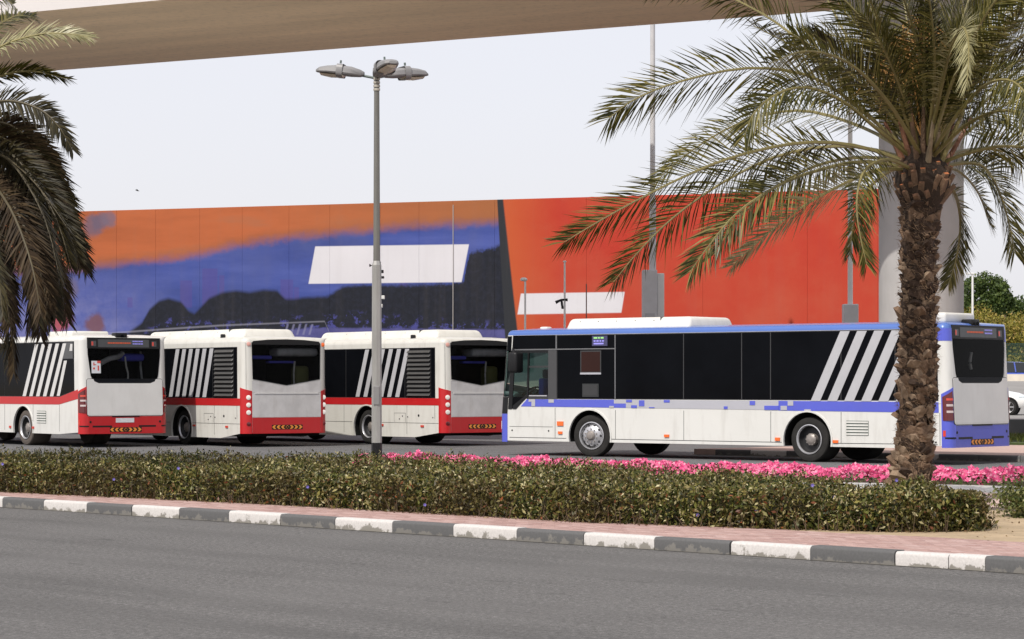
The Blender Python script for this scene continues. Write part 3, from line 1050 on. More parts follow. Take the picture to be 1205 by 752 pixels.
    def wheels(s, m_t=None, steer=0.0, front_disc=True):
        m_t = m_t or m_tyre
        for ax, cx in enumerate(s.arches):
            for far in (0, 1):
                rear_ = ax == 0
                w = .30 if not rear_ else .58
                v = .07 if not far else BW - .07
                sg = 1 if not far else -1
                loc = s.T(cx, v, .475)
                rz = 0.0
                o = empty('wheel_mount')
                bpy.data.objects.remove(o)
                # axis: local +Z points outward
                Mx = Matrix.Rotation(R(-90) if not far else R(90), 4, 'X')
                mb = MB()
                pr = [(.30, -w), (.44, -w + .01), (.472, -w + .04), (.476, -w / 2 if not rear_ else -w * .56), (.472, -.035), (.455, -.012), (.40, .0), (.33, -.006), (.30, -.02)]
                mb.lathe(pr, 40, Mx, cap1=not rear_)
                t = mb.build('wheel', m_t, s.root, angle=30)
                t.location = loc
                t.rotation_euler = (0, 0, steer if (ax == 1) else 0)
                mb = MB()
                if not rear_:
                    mb.lathe([(.305, -.02), (.315, .008), (.295, .012), (.285, -.02), (.265, -.05), (.20, .01), (.12, .03), (.10, .055), (.06, .06)], 40, Mx)
                    mb.build('rim', m_rim, t, angle=30)
                    mb = MB()
                    for k in range(10):
                        a = k * math.pi / 5
                        mb.lathe([(.026, -.05), (.026, .006), (.018, .009)], 8, Mx @ Matrix.Translation((.225 * math.cos(a), .225 * math.sin(a), -.008)))
                    mb.build('rim_hole', m_rimd, t, kind='stuff')
                    mb = MB(); mb.lathe([(.115, .02), (.11, .05), (.075, .085), (.03, .09)], 20, Mx)
                    for k in range(10):
                        a = k * math.pi / 5 + .3
                        mb.lathe([(.014, .01), (.014, .05)], 6, Mx @ Matrix.Translation((.15 * math.cos(a), .15 * math.sin(a), 0)))
                    mb.build('hub', m_hub, t)
                else:
                    mb.lathe([(.305, -.02), (.318, .008), (.300, .014), (.288, .0), (.280, -.03)], 40, Mx, cap0=False, cap1=False)
                    mb.build('rim', m_rim, t, angle=30)
                    mb = MB()
                    mb.lathe([(.289, -.02), (.285, -.06), (.27, -.12), (.25, -.15), (.16, -.15)], 40, Mx, cap0=False)
                    mb.build('dish', m_rimd, t, recalc=False)
                    mb = MB(); mb.lathe([(.13, -.15), (.125, -.07), (.10, -.045), (.05, -.03)], 20, Mx)
                    for k in range(10):
                        a = k * math.pi / 5
                        mb.lathe([(.016, -.14), (.016, -.055)], 6, Mx @ Matrix.Translation((.115 * math.cos(a), .115 * math.sin(a), 0)))
                    mb.build('hub', m_hub, t)

    def window_band(s, pts, seams, zlo, zhi, gap=.012):
        """black band with one pane per bay"""
        for far in (False, True):
            s.side('window_band', pts, .005, m_gasket, far=far)
            for a, b_ in zip(seams[:-1], seams[1:]):
                zl = zlo if not callable(zlo) else None
                if zl is None:
                    q = [(a + gap, zlo(a + gap)), (b_ - gap, zlo(b_ - gap)), (b_ - gap, zhi), (a + gap, zhi)]
                else:
                    q = [(a + gap, zl), (b_ - gap, zl), (b_ - gap, zhi), (a + gap, zhi)]
                s.side('window', q, .010, m_gls, far=far)

    def stripes(s, bots, w, lean, z0, z1, m, umin=None):
        for k, b_ in enumerate(bots):
            q = [(b_, z0), (b_ - w, z0), (b_ - w - lean, z1), (b_ - lean, z1)]
            if umin is not None and b_ - w - lean < umin:
                # cut off at the window's end
                f = lambda u, base: z0 + (base - u) / lean * (z1 - z0)
                if b_ - lean < umin:
                    q = [(b_, z0), (b_ - w, z0), (umin, f(umin, b_ - w)), (umin, f(umin, b_))]
                else:
                    q = [(b_, z0), (b_ - w, z0), (umin, f(umin, b_ - w)), (umin, z1), (b_ - lean, z1)]
                if b_ - w < umin: continue
            s.side('stripe', q, .013, m)

    def chevrons(s, v0, v1, z0, z1, off):
        p = s.rear('chevron_plate', [(v0, z0), (v1, z0), (v1, z1), (v0, z1)], off, m_blk)
        n = 7
        w = (v1 - v0) / n; zm = (z0 + z1) / 2; e = .012
        for k in range(n):
            a = v0 + k * w
            if k == 3:
                q = [(a + .01, zm), (a + w / 2, z0 + e), (a + w - .01, zm), (a + w / 2, z1 - e)]
                s.rear('chevron', q, off + .004, m_chev, p)
                d = .045
                s.rear('chevron_dot', [(a + w / 2 - d, zm), (a + w / 2, zm - d * .8), (a + w / 2 + d, zm), (a + w / 2, zm + d * .8)], off + .007, m_blk, p)
                continue
            t = w * .52
            if k < 3: q = [(a + w * .05, zm), (a + w * .45, z0 + e), (a + w * .45 + t, z0 + e), (a + w * .05 + t, zm), (a + w * .45 + t, z1 - e), (a + w * .45, z1 - e)]
            else:
                a2 = a + w
                q = [(a2 - w * .05, zm), (a2 - w * .45, z0 + e), (a2 - w * .45 - t, z0 + e), (a2 - w * .05 - t, zm), (a2 - w * .45 - t, z1 - e), (a2 - w * .45, z1 - e)]
            s.rear('chevron', q, off + .004, m_chev, p)

    def marker(s, u, z, w=.11, h=.05, m=None):
        o = s.side('side_marker', [(u - w / 2, z - h / 2), (u + w / 2, z - h / 2), (u + w / 2, z + h / 2), (u - w / 2, z + h / 2)], .025, m or m_amber)
        return o

    def vent(s, u0, u1, z0, z1, n=5):
        p = s.side('vent', [(u0, z0), (u1, z0), (u1, z1), (u0, z1)], .005, m_greensl)
        for k in range(n):
            z = z0 + (k + .5) * (z1 - z0) / n
            h = (z1 - z0) / n * .32
            s.side('slat', [(u0 + .005, z - h), (u1 - .005, z - h), (u1 - .005, z + h), (u0 + .005, z + h)], .013, m_white, p)

    def seam(s, pts, w=.010):
        """a shut line between panels, drawn as a narrow dark gap strip"""
        for (u0, z0), (u1, z1) in zip(pts[:-1], pts[1:]):
            if abs(u0 - u1) < 1e-6: q = [(u0 - w / 2, z0), (u0 + w / 2, z0), (u0 + w / 2, z1), (u0 - w / 2, z1)]
            else: q = [(u0, z0 - w / 2), (u1, z1 - w / 2), (u1, z1 + w / 2), (u0, z0 + w / 2)]
            s.side('panel_gap', q, .0035, m_gasket)

    def roof_unit(s, u0, u1, v0, v1, z0, z1, split=None, r=.09):
        mb = MB()
        cu, cv, cz = (u0 + u1) / 2, (v0 + v1) / 2, (z0 + z1) / 2
        mb.rbox((cu - BL / 2, -(cv - BW / 2), cz), (u1 - u0, v1 - v0, z1 - z0), r, 4, taper=(.965, .86))
        o = mb.build('roof_unit', m_roofw, s.root, angle=60)
        if split:
            mb = MB()
            mb.rbox((split - BL / 2, -(cv - BW / 2), cz + .004), (.02, (v1 - v0) * .9, (z1 - z0) * .985), .004, 1)
            mb.build('unit_joint', m_galv, o, smooth=False)
        for k in range(5):
            uu = u1 - .4 - k * (u1 - u0 - .8) / 5.2
            mb = MB(); mb.lathe([(.018, 0), (.018, .02)], 8, Matrix.Translation((uu - BL / 2, -(v0 + .09 - BW / 2), z1 - .085)) @ Matrix.Rotation(R(60), 4, 'X'))
            mb.build('bolt', m_galv, o)
        return o

    def roof_camera(s, v=1.2):
        mb = MB()
        s.lbox(mb, .16, v, s.zt + s.rr + .02, .24, .34, .13, .02)
        s.lbox(mb, .45, v, s.zt + s.rr + .03, .35, .12, .05, .015)
        o = mb.build('rear_camera', m_blk, s.root)
        mb = MB(); mb.lathe([(.04, 0), (.04, .02)], 14, Matrix.Translation(s.T(-.02, v, s.zt + s.rr)) @ Matrix.Rotation(R(-90), 4, 'Y'))
        mb.build('lens', m_gls, o)

    def front(s, m_c, m_base, cab):
        """windscreen, bumper and lamps of the front"""
        W = BW
        ts = [-.24] + [-.15 + .30 * k / 6 for k in range(7)] + [W / 2] + [W - .15 + .30 * k / 6 for k in range(7)] + [W + .24]
        s.band('front_bumper', s.PF, ts, s.zs - .03, .95, .012, m_c)
        s.band('scuttle', s.PF, ts, .955, 1.34, .010, m_blk)
        s.band('windscreen', s.PF, ts[1:-1], 1.345, 2.41, .004, m_cabglass if cab else m_gls)
        hd = s.band('front_sign', s.PF, ts, 2.42, s.zt - .02, .008, m_gls)
        for t in (.32, W - .32):
            t_ = [t - .2, t - .1, t, t + .1, t + .2] if t > 1 else [t - .32, t - .24, t - .16, t - .08, t, t + .12]
            if t > 1: t_ = [W - x for x in ([.0, .08, .16, .24, .32, .44])][::-1]
            s.band('headlight', s.PF, t_, .60, .78, .022, m_lampwhite)
        s.rear('front_plate', [(1.0, .45), (1.5, .45), (1.5, .56), (1.0, .56)], .022, m_plate, front=True)
        for v in (.8, 1.6):
            mb = MB(); mb.tube([s.T(BL + .02, v, 1.1), s.T(BL + .02, v + .1, 1.5), s.T(BL + .0, v + .12, 2.0)], .012, 6)
            mb.build('wiper', m_blk, s.root)
        for v in (-.20, W + .20):
            mb = MB()
            s.lbox(mb, 11.40, v, 2.14, .26, .30, .48, .06, seg=3)
            mb.tube([s.T(11.42, v, 2.32), s.T(11.6, v * .6 + (0 if v < 0 else W * .4), 2.46), s.T(11.72, .03 if v < 0 else W - .03, 2.50)], .022, 8)
            mb.build('wing_mirror', m_blk, s.root)

    def cabin(s, m, left, kind):
        """closes the tail round the glass (left: outline of the near half) and adds shapes that stand for its reflections"""
        W = BW
        for far in (0, 1):
            f = (lambda v: v) if not far else (lambda v: W - v)
            pts = [(s.R - .004, 1.30), (W / 2 + .001, 1.30)] + left + [(s.R - .004, s.zt + .004)]
            s.rear('rear_surround', [(f(v), z) for v, z in pts], .0015, m)
        mb = MB()
        u0, u1, v0, v1, z0, z1 = .04, 3.2, .07, W - .07, 1.18, s.zt - .02
        P = [s.T(u, v, z) for u in (u0, u1) for v in (v0, v1) for z in (z0, z1)]
        mb.add(P, [(4, 5, 7, 6), (0, 4, 6, 2), (1, 3, 7, 5), (0, 1, 5, 4), (2, 6, 7, 3)])
        mb.build('cabin', m_cabin, s.root, smooth=False, recalc=False)

        def curvy(name, pts, r, m_):
            mb = MB(); mb.tube(cat([s.T(*p) for p in pts]), r, 8); mb.build(name, m_, s.root)

        def cat(P):
            P = [Vector(p) for p in P]; out = []
            for i in range(len(P) - 1):
                a, b_, c, d = P[max(i - 1, 0)], P[i], P[i + 1], P[min(i + 2, len(P) - 1)]
                for k in range(5):
                    t = k / 5; out.append(.5 * (2 * b_ + (c - a) * t + (2 * a - 5 * b_ + 4 * c - d) * t * t + (3 * b_ - a - 3 * c + d) * t ** 3))
            return out + [P[-1]]
        if kind == 'point':  # coloured shapes added behind the glass as its reflections
            mb = MB(); s.lbox(mb, .45, 1.72, 2.48, .5, 1.25, .22, .08, seg=3); mb.build('reflection_bar', m_refgrey, s.root)
            mb = MB(); s.lbox(mb, .50, .60, 2.34, .3, .85, .10, .04, seg=2); mb.build('reflection_block', m_refblue, s.root)
            mb = MB(); s.lbox(mb, .55, 1.38, 2.22, .2, .80, .06, .02, seg=2); mb.build('reflection_strip', m_refblue, s.root)
            curvy('reflection_streak', [(.45, 1.74, 1.5), (.45, 1.72, 1.9), (.45, 1.75, 2.24)], .025, m_refpale)
            mb = MB(); s.lbox(mb, .7, 2.05, 1.75, .3, .45, .75, .1, seg=3); mb.build('reflection_patch', m_refolive, s.root)
        elif kind == 'round':
            curvy('reflection_bar', [(.4, .75, 2.18), (.4, 1.0, 2.30), (.42, 1.28, 2.36), (.45, 1.42, 2.46)], .07, m_refgrey)
            mb = MB(); s.lbox(mb, .55, 1.70, 2.34, .3, .70, .20, .07, seg=3); mb.build('reflection_block', m_refblue, s.root)
            curvy('reflection_streak', [(.3, 1.42, 2.36), (.32, 1.46, 2.1), (.3, 1.50, 1.9), (.3, 1.48, 1.66)], .022, m_refpale)
            curvy('reflection_streak', [(.6, 2.02, 2.5), (.6, 2.02, 2.1), (.62, 2.08, 1.66)], .03, m_refgrey)
        else:
            curvy('reflection_streak', [(.5, 1.72, 2.3), (.5, 1.66, 2.1), (.5, 1.70, 1.95)], .035, m_refpale)
            mb = MB(); s.lbox(mb, .9, .95, 2.0, .1, .16, 1.3, .03); mb.build('reflection_bar', m_gasket, s.root)

    # ---- rear with the rounded black screen and the big engine door
    def rear_round(s, m_c, sticker=False, plate=True):
        W = BW
        q = [(.19, 2.84), (.20, 2.4), (.27, 1.86), (.31, 1.76), (.38, 1.70), (.50, 1.675)]
        pts = q + [(W - v, z) for v, z in q[::-1]]
        w = s.rear('rear_window', pts, .010, m_rearglass)
        s.cabin(m_white, [(W / 2 + .001, 1.68)] + [(v, z) for v, z in q[::-1] if z < s.zt] + [(.195, s.zt + .004)], 'round' if sticker else 'blue')
        s.rear('header', [(.19, 2.565), (W - .19, 2.565), (W - .19, 2.845), (.19, 2.845)], .0125, m_blk, w)
        d = s.rear('display', [(.50, 2.60), (1.98, 2.60), (1.98, 2.80), (.50, 2.80)], .014, m_disp, w)
        x = .78
        for ww in (.09, .05, .07, .03, .06, .05, .09, .04, .08, .06, .05):
            s.rear('display_text', [(x, 2.69), (x + ww - .012, 2.69), (x + ww - .012, 2.725), (x, 2.725)], .0175, m_orange_t, d); x += ww
        for zz in (2.74, 2.675):
            x = 1.5
            for ww in (.05, .09, .04, .06, .07):
                s.rear('display_text', [(x, zz), (x + ww - .01, zz), (x + ww - .01, zz + .03), (x, zz + .03)], .0175, m_violet_t, d); x += ww
        for v0, v1 in ((.30, .44), (W - .44, W - .30)):
            l = s.rear('upper_lamp', [(v0, 2.62), (v1, 2.62), (v1, 2.76), (v0, 2.76)], .015, m_disp, w)
            s.rear('lens', [(v0 + .01, 2.64), (v0 + .06, 2.64), (v0 + .06, 2.74), (v0 + .01, 2.74)], .02, m_lampglow, l)
        if sticker:
            st = s.rear('notice', [(.30, 1.92), (.56, 1.92), (.56, 2.24), (.30, 2.24)], .015, m_plate, w)
            for (a, b_, c, e) in ((.46, 2.18, .56, 2.24), (.35, 2.12, .38, 2.2), (.38, 2.13, .43, 2.15), (.34, 2.02, .39, 2.07), (.47, 1.99, .51, 2.12)):
                s.rear('notice_mark', [(a, b_), (c, b_), (c, e), (a, e)], .018, m_lampglow, st)
        # coloured corners and bumper
        ts = [-.20, -.14, -.09, -.04, .0, .05, .10, .15, .17, .30, .5, W / 2, W - .5, W - .3, W - .17, W - .15, W - .1, W - .05, W, W + .04, W + .09, W + .14, W + .2]

        def hi(t):
            t = min(t, W - t)
            return 1.44 + min(1, (t + .2) / .35) * .14 if t <= .175 else .80
        ts2 = sorted(ts + [.176, W - .176])
        s.band('bumper', s.PR, ts2, lambda t: s.zskirt(0) - .05, hi, .008, m_c)
        # engine door
        z0, z1, a, b_ = .82, 1.77, .155, W - .155
        r = .05
        dp = []
        for (cx, cz, st) in ((a + r, z0 + r, 180), (b_ - r, z0 + r, 270), (b_ - r, z1 - r, 0), (a + r, z1 - r, 90)):
            for k in range(5): dp.append((cx + r * math.cos(R(st + k * 22.5)), cz + r * math.sin(R(st + k * 22.5))))
        # the gap round the door
        gp = []
        r2 = r + .012
        for (cx, cz, st) in ((a + r, z0 + r, 180), (b_ - r, z0 + r, 270), (b_ - r, z1 - r, 0), (a + r, z1 - r, 90)):
            for k in range(5): gp.append((cx + r2 * math.cos(R(st + k * 22.5)), cz + r2 * math.sin(R(st + k * 22.5))))
        cut = lambda P: [(v, z) if not (.30 < v < W - .30 and z > 1.665) else (v, 1.665) for v, z in P]
        top = [(b_ - r, 1.77), (W - .34, 1.77), (W - .37, 1.71), (W - .50, 1.660), (.50, 1.660), (.37, 1.71), (.34, 1.77), (a + r, 1.77)]
        dpt = dp[:15] + top + dp[15:]
        s.rear('door_gap', gp, .006, m_gasket)
        s.rear('engine_door', dpt, .013, m_door)
        # tail lamps wrap the corners
        for far in (0, 1):
            f = (lambda t: t) if not far else (lambda t: W - t)
            ts3 = [f(-.17 + .27 * k / 6) for k in range(7)]
            tl = s.band('tail_lamp', s.PR, ts3, lambda t: .90 + .0 * t, lambda t: 1.38 + .12 * ((min(t, W - t) + .17) / .27), .016, m_lampred)
            for zz, mm in ((1.31, m_lampglow), (1.19, m_lampstrip), (1.06, m_lampstrip)):
                s.band('lamp_strip', s.PR, [f(-.07 + .17 * k / 5) for k in range(6)], zz, zz + .045, .021, mm, tl)
            s.band('reflector', s.PR, [f(-.17), f(-.13), f(-.10)], .58, .70, .014, m_lampglow)
            s.disc('towing_cap', s.PR, f(.24), .66, .032, .010, m_blk, n=10)
        for a_, b__ in ((.30, .86), (W - .86, W - .36), ):
            s.rear('bumper_slot', [(a_, .52), (b__, .52), (b__, .565), (a_, .565)], .010, m_blk)
        for far in (0, 1):
            f = (lambda t: t) if not far else (lambda t: W - t)
            s.band('bumper_slot', s.PR, [f(-.12), f(-.04), f(.04), f(.12), f(.2)], .53, .565, .010, m_blk)
        s.rear('bumper_slot', [(.86, .785), (1.66, .785), (1.66, .815), (.86, .815)], .016, m_blk)
        if plate:
            pl = s.rear('plate', [(.97, .64), (1.50, .64), (1.50, .755), (.97, .755)], .013, m_plate)
        s.chevrons(.80, 1.72, .395, .515, .012)
        s.roof_camera()

    # ---- rear with the pointed window and two lamp columns
    def rear_point(s, m_c):
        W = BW
        a = s.R + .02
        top = [(a + .05, 2.76), (.7, 2.80), (W / 2, 2.815), (W - .7, 2.80), (W - a - .05, 2.76)]
        s.rear('rear_window', [(a, 2.70)] + [(a + .02, 1.76), (W / 2, 1.60), (W - a - .02, 1.76)] + [(W - a, 2.70)] + top[::-1], .012, m_rearglass)
        s.cabin(m_white2, [(W / 2 + .001, 1.61), (a + .02, 1.77), (a, 2.70), (a, s.zt + .004)], 'point')
        s.rear('header', [(a, 2.67), (W - a, 2.67), (W - a, 2.70), top[-1], top[-2], top[2], top[1], top[0], (a, 2.70)], .0155, m_blk)
        s.rear('rear_panel', [(a + .0, .775), (W - a, .775), (W - a, 1.405), (a, 1.405)], .008, m_door2)
        s.rear('rear_panel', [(a, 1.42), (W - a, 1.42), (W - a, 1.735), (W / 2, 1.58), (a, 1.735)], .008, m_door2)
        s.rear('handle_rail', [(a + .08, 1.385), (W - a - .08, 1.385), (W - a - .08, 1.418), (a + .08, 1.418)], .02, m_door)
        for far in (0, 1):
            f = (lambda t: t) if not far else (lambda t: W - t)
            c = s.band('lamp_column', s.PR, [f(-.24 + (a + .24) * k / 9) for k in range(10)], lambda t: s.zskirt(0) - .03, lambda t: 1.55 - .09 * (min(t, W - t) + .24) / .45, .008, m_c)
            for zz in (1.29, 1.095, .90):
                l = s.disc('tail_light', s.PR, f(.10), zz, .062, .012, m_lampwhite, c)
            s.disc('tail_light', s.PR, f(.10), .60, .055, .012, m_lampred, c)
            s.disc('roof_light', s.PR, f(.12), 2.68, .055, .014, m_pinkl if not far else m_amber)
            mb = MB()
        s.rear('bumper', [(a + .01, s.zskirt(0) - .03), (W - a - .01, s.zskirt(0) - .03), (W - a - .01, .765), (a + .01, .765)], .010, m_c)
        s.chevrons(.80, 1.72, .455, .575, .014)

    def louvre(s, u0, u1, z0, z1, n=11):
        p = s.side('louvre', [(u0, z0), (u1, z0), (u1, z1), (u0, z1)], .012, m_blk)
        for k in range(n):
            z = z0 + (k + .5) * (z1 - z0) / n
            mb = MB()
            h = (z1 - z0) / n
            c = s.T((u0 + u1) / 2, -.03, z)
            mb.rbox(c, (u1 - u0 - .10, .012, h * .72), .004, 1, rot=Matrix.Rotation(R(38), 3, 'X'))
            mb.build('slat', m_galv, p, smooth=False)


def squares(s, rects, m, off=.013):
    for (u0, u1, z0, z1) in rects:
        s.side('band_square', [(u0, z0), (u1, z0), (u1, z1), (u0, z1)], off, m)


# --- the blue bus
bb = Bus(BLUE, zs=.33, ztop=2.77, rr=.12, label='white and blue city bus with silver slanted stripes, standing alone at right', cat='bus', group='parked city buses')
bb.shell(m_white, m_azure, cab=True)
bb.wheels(steer=R(10))
bb.front(m_blue, m_white, True)
bb.rear_round(m_blue, plate=False)
seams = [.27, 1.30, 2.61, 4.38, 5.13, 6.68, 8.58]
bb.window_band([(.27, 1.30), (10.28, 1.30), (10.28, 2.765), (.27, 2.765)], seams, 1.315, 2.745)
# fourth bay behind the driver: sign, opening sash, box
bb.side('window', [(8.60, 1.315), (10.26, 1.315), (10.26, 2.42), (8.60, 2.42)], .010, m_gls)
bb.side('sign_panel', [(8.60, 2.45), (10.26, 2.45), (10.26, 2.745), (8.60, 2.745)], .010, m_gls)
ds = bb.side('side_display', [(8.80, 2.50), (9.24, 2.50), (9.24, 2.73), (8.80, 2.73)], .016, m_navy)
for zz, mm, ws in ((2.665, m_green_t, (.12, .06, .1)), (2.595, m_violet_t, (.07, .08, .06, .07)), (2.535, m_violet_t, (.30,))):
    x = 9.19
    for w_ in ws:
        bb.side('display_text', [(x - w_ + .015, zz), (x, zz), (x, zz + .035), (x - w_ + .015, zz + .035)], .020, mm, ds); x -= w_ + .01
m_redref = mat('red_reflection', (.026, .009, .007), .15, spec=.2)  # a reddish reflection, painted on as the pane's colour
sa = bb.side('sash', [(8.98, 1.86), (9.58, 1.86), (9.58, 2.40), (8.98, 2.40)], .014, m_gasket)
bb.side('pane', [(9.01, 1.92), (9.55, 1.92), (9.55, 2.37), (9.01, 2.37)], .017, m_redref, sa)
bb.side('sash_rail', [(8.98, 1.86), (9.58, 1.86), (9.58, 1.90), (8.98, 1.90)], .022, m_greyb, sa)
bx_ = bb.side('fare_box', [(9.05, 1.35), (9.52, 1.35), (9.52, 1.65), (9.05, 1.65)], .018, m_dark)
bb.side('box_face', [(9.08, 1.38), (9.49, 1.38), (9.49, 1.62), (9.08, 1.62)], .022, m_gasket, bx_)
m_rail = mat('window_rail', (.20, .20, .21), .5, metal=.4)
for q in ([(8.58, 2.425), (11.74, 2.425), (11.74, 2.448), (8.58, 2.448)], [(8.565, 1.31), (8.59, 1.31), (8.59, 2.75), (8.565, 2.75)], [(10.27, 2.45), (10.30, 2.45), (10.30, 2.765), (10.27, 2.765)]):
    bb.side('window_rail', q, .020, m_rail)
for u in (6.68, 5.13, 4.38):
    bb.side('window_rail', [(u - .011, 1.31), (u + .011, 1.31), (u + .011, 2.75), (u - .011, 2.75)], .012, m_gasket)
# cab: pillars, glass and what can be seen through it
bb.side('pillar', [(10.28, 1.30), (10.53, 1.30), (10.53, 2.425), (10.28, 2.425)], .012, mat('pillar_grey', (.055, .055, .058), .5))
bb.side('cab_sign', [(10.30, 2.45), (11.72, 2.45), (11.72, 2.765), (10.30, 2.765)], .011, m_gls)
bb.side('cab_frame', [(10.53, 1.30), (11.16, 1.30), (11.16, 1.36), (10.53, 1.36)], .014, m_gasket)
bb.side('cab_frame', [(11.13, 1.30), (11.18, 1.30), (11.18, 2.42), (11.13, 2.42)], .014, m_blk)
bb.side('cab_frame', [(11.62, 1.06), (11.74, 1.06), (11.74, 2.42), (11.62, 2.42)], .014, m_blk)
bb.side('cab_frame', [(10.53, 2.36), (11.62, 2.36), (11.62, 2.42), (10.53, 2.42)], .013, m_blk)
bb.side('cab_frame', [(11.18, 1.345), (11.18, 1.40), (11.60, 1.14), (11.60, 1.06), (11.50, 1.06)][::-1], .014, m_blk)
bb.side('quarter_glass', [(11.16, 1.345), (11.50, 1.08), (11.66, 1.08), (11.66, 1.345)], .012, m_gls)
bb.side('cab_frame', [(10.53, 2.02), (11.13, 2.02), (11.13, 2.06), (10.53, 2.06)], .013, m_gasket)
bb.side('window_sill', [(10.56, 1.36), (11.10, 1.36), (11.10, 1.385), (10.56, 1.385)], .024, m_greyb)
bb.side('cab_window', [(10.54, 1.34), (11.65, 1.34), (11.65, 2.40), (10.54, 2.40)], .003, m_cabglass)
bb.side('cab_window', [(10.46, 1.33), (11.70, 1.33), (11.70, 2.41), (10.46, 2.41)], .003, m_cabglass, far=True)
mb = MB(); bb.lbox(mb, 10.38, BW / 2, 1.65, .06, BW - .1, 1.9); mb.build('cab_partition', m_dark, bb.root, smooth=False)
mb = MB(); bb.lbox(mb, 11.2, BW / 2, .90, 1.4, BW - .1, .06); mb.build('cab_floor', m_dark, bb.root, smooth=False)
mb = MB(); bb.lbox(mb, 11.72, .9, 1.20, .26, 1.5, .44, .08, seg=3); mb.build('dashboard', m_teal, bb.root)
mb = MB(); bb.lbox(mb, 11.02, .55, 1.40, .16, .50, .75, .05, seg=3); bb.lbox(mb, 11.26, .55, 1.08, .45, .5, .14, .04)
st_ = mb.build('driver_seat', m_seat, bb.root)
mb = MB(); bb.lbox(mb, 11.00, .55, 1.88, .12, .34, .2, .04, seg=3); mb.build('headrest', m_dark, st_)
mb = MB()
cc = Vector(bb.T(11.55, .55, 1.44)); Mt = Matrix.Translation(cc) @ Matrix.Rotation(R(35), 4, 'Y')
ring = [Mt @ Vector((.23 * math.cos(2 * math.pi * k / 24), .23 * math.sin(2 * math.pi * k / 24), 0)) for k in range(25)]
mb.tube(ring, .018, 6); mb.tube([Mt @ Vector((-.2, 0, 0)), Mt @ Vector((.2, 0, 0))], .015, 6); mb.tube([cc, cc + Vector((.18, 0, -.3))], .03, 8)
mb.build('steering_wheel', m_dark, bb.root)
# colour band under the windows
bb.side('colour_band', [(.27, 1.06), (4.18, 1.08), (4.18, 1.17), (4.53, 1.17), (4.53, 1.085), (4.56, 1.085), (4.56, 1.17), (4.18, 1.175), (4.18, 1.285), (.27, 1.27)][0:2] + [(4.18, 1.285), (.27, 1.275)], .0065, m_blue)
bb.side('colour_band', [(4.18, 1.09), (8.28, 1.11), (8.28, 1.29), (4.18, 1.285)], .0060, m_greyb)
bb.side('colour_band', [(8.28, 1.11), (11.36, 1.125), (11.18, 1.29), (8.62, 1.29), (8.62, 1.205), (8.28, 1.205)], .0065, m_blue)
bb.side('colour_band', [(8.28, 1.206), (8.62, 1.206), (8.62, 1.29), (8.28, 1.29)], .0062, m_greyb)
squares(bb, [(10.92, 11.12, 1.235, 1.29), (10.92, 11.03, 1.13, 1.235), (10.36, 10.52, 1.215, 1.29), (8.62, 8.75, 1.11, 1.15), (3.80, 3.94, 1.185, 1.28), (3.96, 4.12, 1.09, 1.18), (3.36, 3.52, 1.07, 1.11)], m_greyb)
squares(bb, [(8.11, 8.27, 1.235, 1.29), (7.97, 8.13, 1.11, 1.17), (7.76, 7.91, 1.15, 1.28), (7.48, 7.63, 1.11, 1.13), (7.06, 7.22, 1.235, 1.29), (4.78, 4.92, 1.19, 1.28), (4.18, 4.54, 1.09, 1.18), (5.5, 5.6, 1.1, 1.16)], m_blue)
bb.stripes([3.36 - .415 * k for k in range(6)], .235, .735, 1.285, 2.745, m_silver, umin=.30)
for u in (8.58, 6.68, 4.38, 2.61, .245): bb.seam([(u, .40), (u, 1.06)])
bb.seam([(10.33, .40), (10.33, 1.10)]); bb.seam([(10.4, .66), (11.7, .66)], .008)
for q in ([(4.1, .405), (8.70, .405)], [(.3, .42), (2.8, .405)], [(10.0, .405), (11.7, .405)]): bb.seam(q, .012)
for (u, z, w_, h_) in ((10.17, .74, .18, .10), (10.17, .53, .12, .06), (7.14, .50, .13, .06), (4.20, .47, .12, .07), (2.74, .44, .13, .06)): bb.marker(u, z, w_, h_)
for (u, z) in ((11.62, .57), (10.52, .57), (.34, 1.2), (.34, .46)): bb.disc('latch', bb.PR, -u, z, .02, .006, m_blk, n=8)
bb.vent(1.94, 2.48, .57, .88)
bb.roof_unit(6.80, 10.35, .35, 2.15, 2.86, 3.14, split=7.65)
mb = MB(); mb.rbox((.72 + .25 - BL / 2, -(1.1 - BW / 2), 3.0), (1.1, 1.2, .22), .05, 3); mb.build('roof_hatch', m_roofw, bb.root)
mb = MB(); mb.rbox((11.35 - BL / 2, -(.9 - BW / 2), 2.93), (.22, .22, .10), .04, 3); mb.build('roof_beacon', m_roofw, bb.root)
for t0, t1 in ((-.30, .18), (BW - .18, BW + .30)):
    bb.band('corner_patch', bb.PR, [t0 + (t1 - t0) * k / 8 for k in range(9)], 2.52, 2.772, .006, m_blue)

# --- red bus with the rounded rear
b1 = Bus((-11.078, 64.133, .933), zs=.33, ztop=2.77, rr=.12, label='red and white bus at far left, a white notice on its black rear window', cat='bus', group='parked city buses')
b1.shell(m_white, m_white)
b1.wheels(m_tyred)
b1.front(m_red, m_white, False)
b1.rear_round(m_red, sticker=True)
zl1 = lambda u: 1.31 + max(0, (1.29 - u)) * .18
b1.window_band([(.41, zl1(.41) - .01), (1.29, 1.30), (11.7, 1.30), (11.7, 2.75), (.41, 2.75)], [.41, 1.29, 2.85, 4.6, 6.2, 8.0, 9.8, 11.68], lambda u: zl1(u) + .01, 2.73)
b1.side('colour_band', [(1.29, 1.105), (11.72, 1.09), (11.72, 1.298), (1.29, 1.305)], .0065, m_red)
b1.side('colour_band', [(.2, 1.26), (1.285, 1.11), (1.285, 1.30), (.2, 1.50)], .007, m_red)
b1.stripes([3.47, 3.06, 2.65, 2.24, 1.83], .20, .76, 1.315, 2.70, m_silverw)
b1.stripes([1.42], .17, .42, 1.33, 2.25, m_silverw)
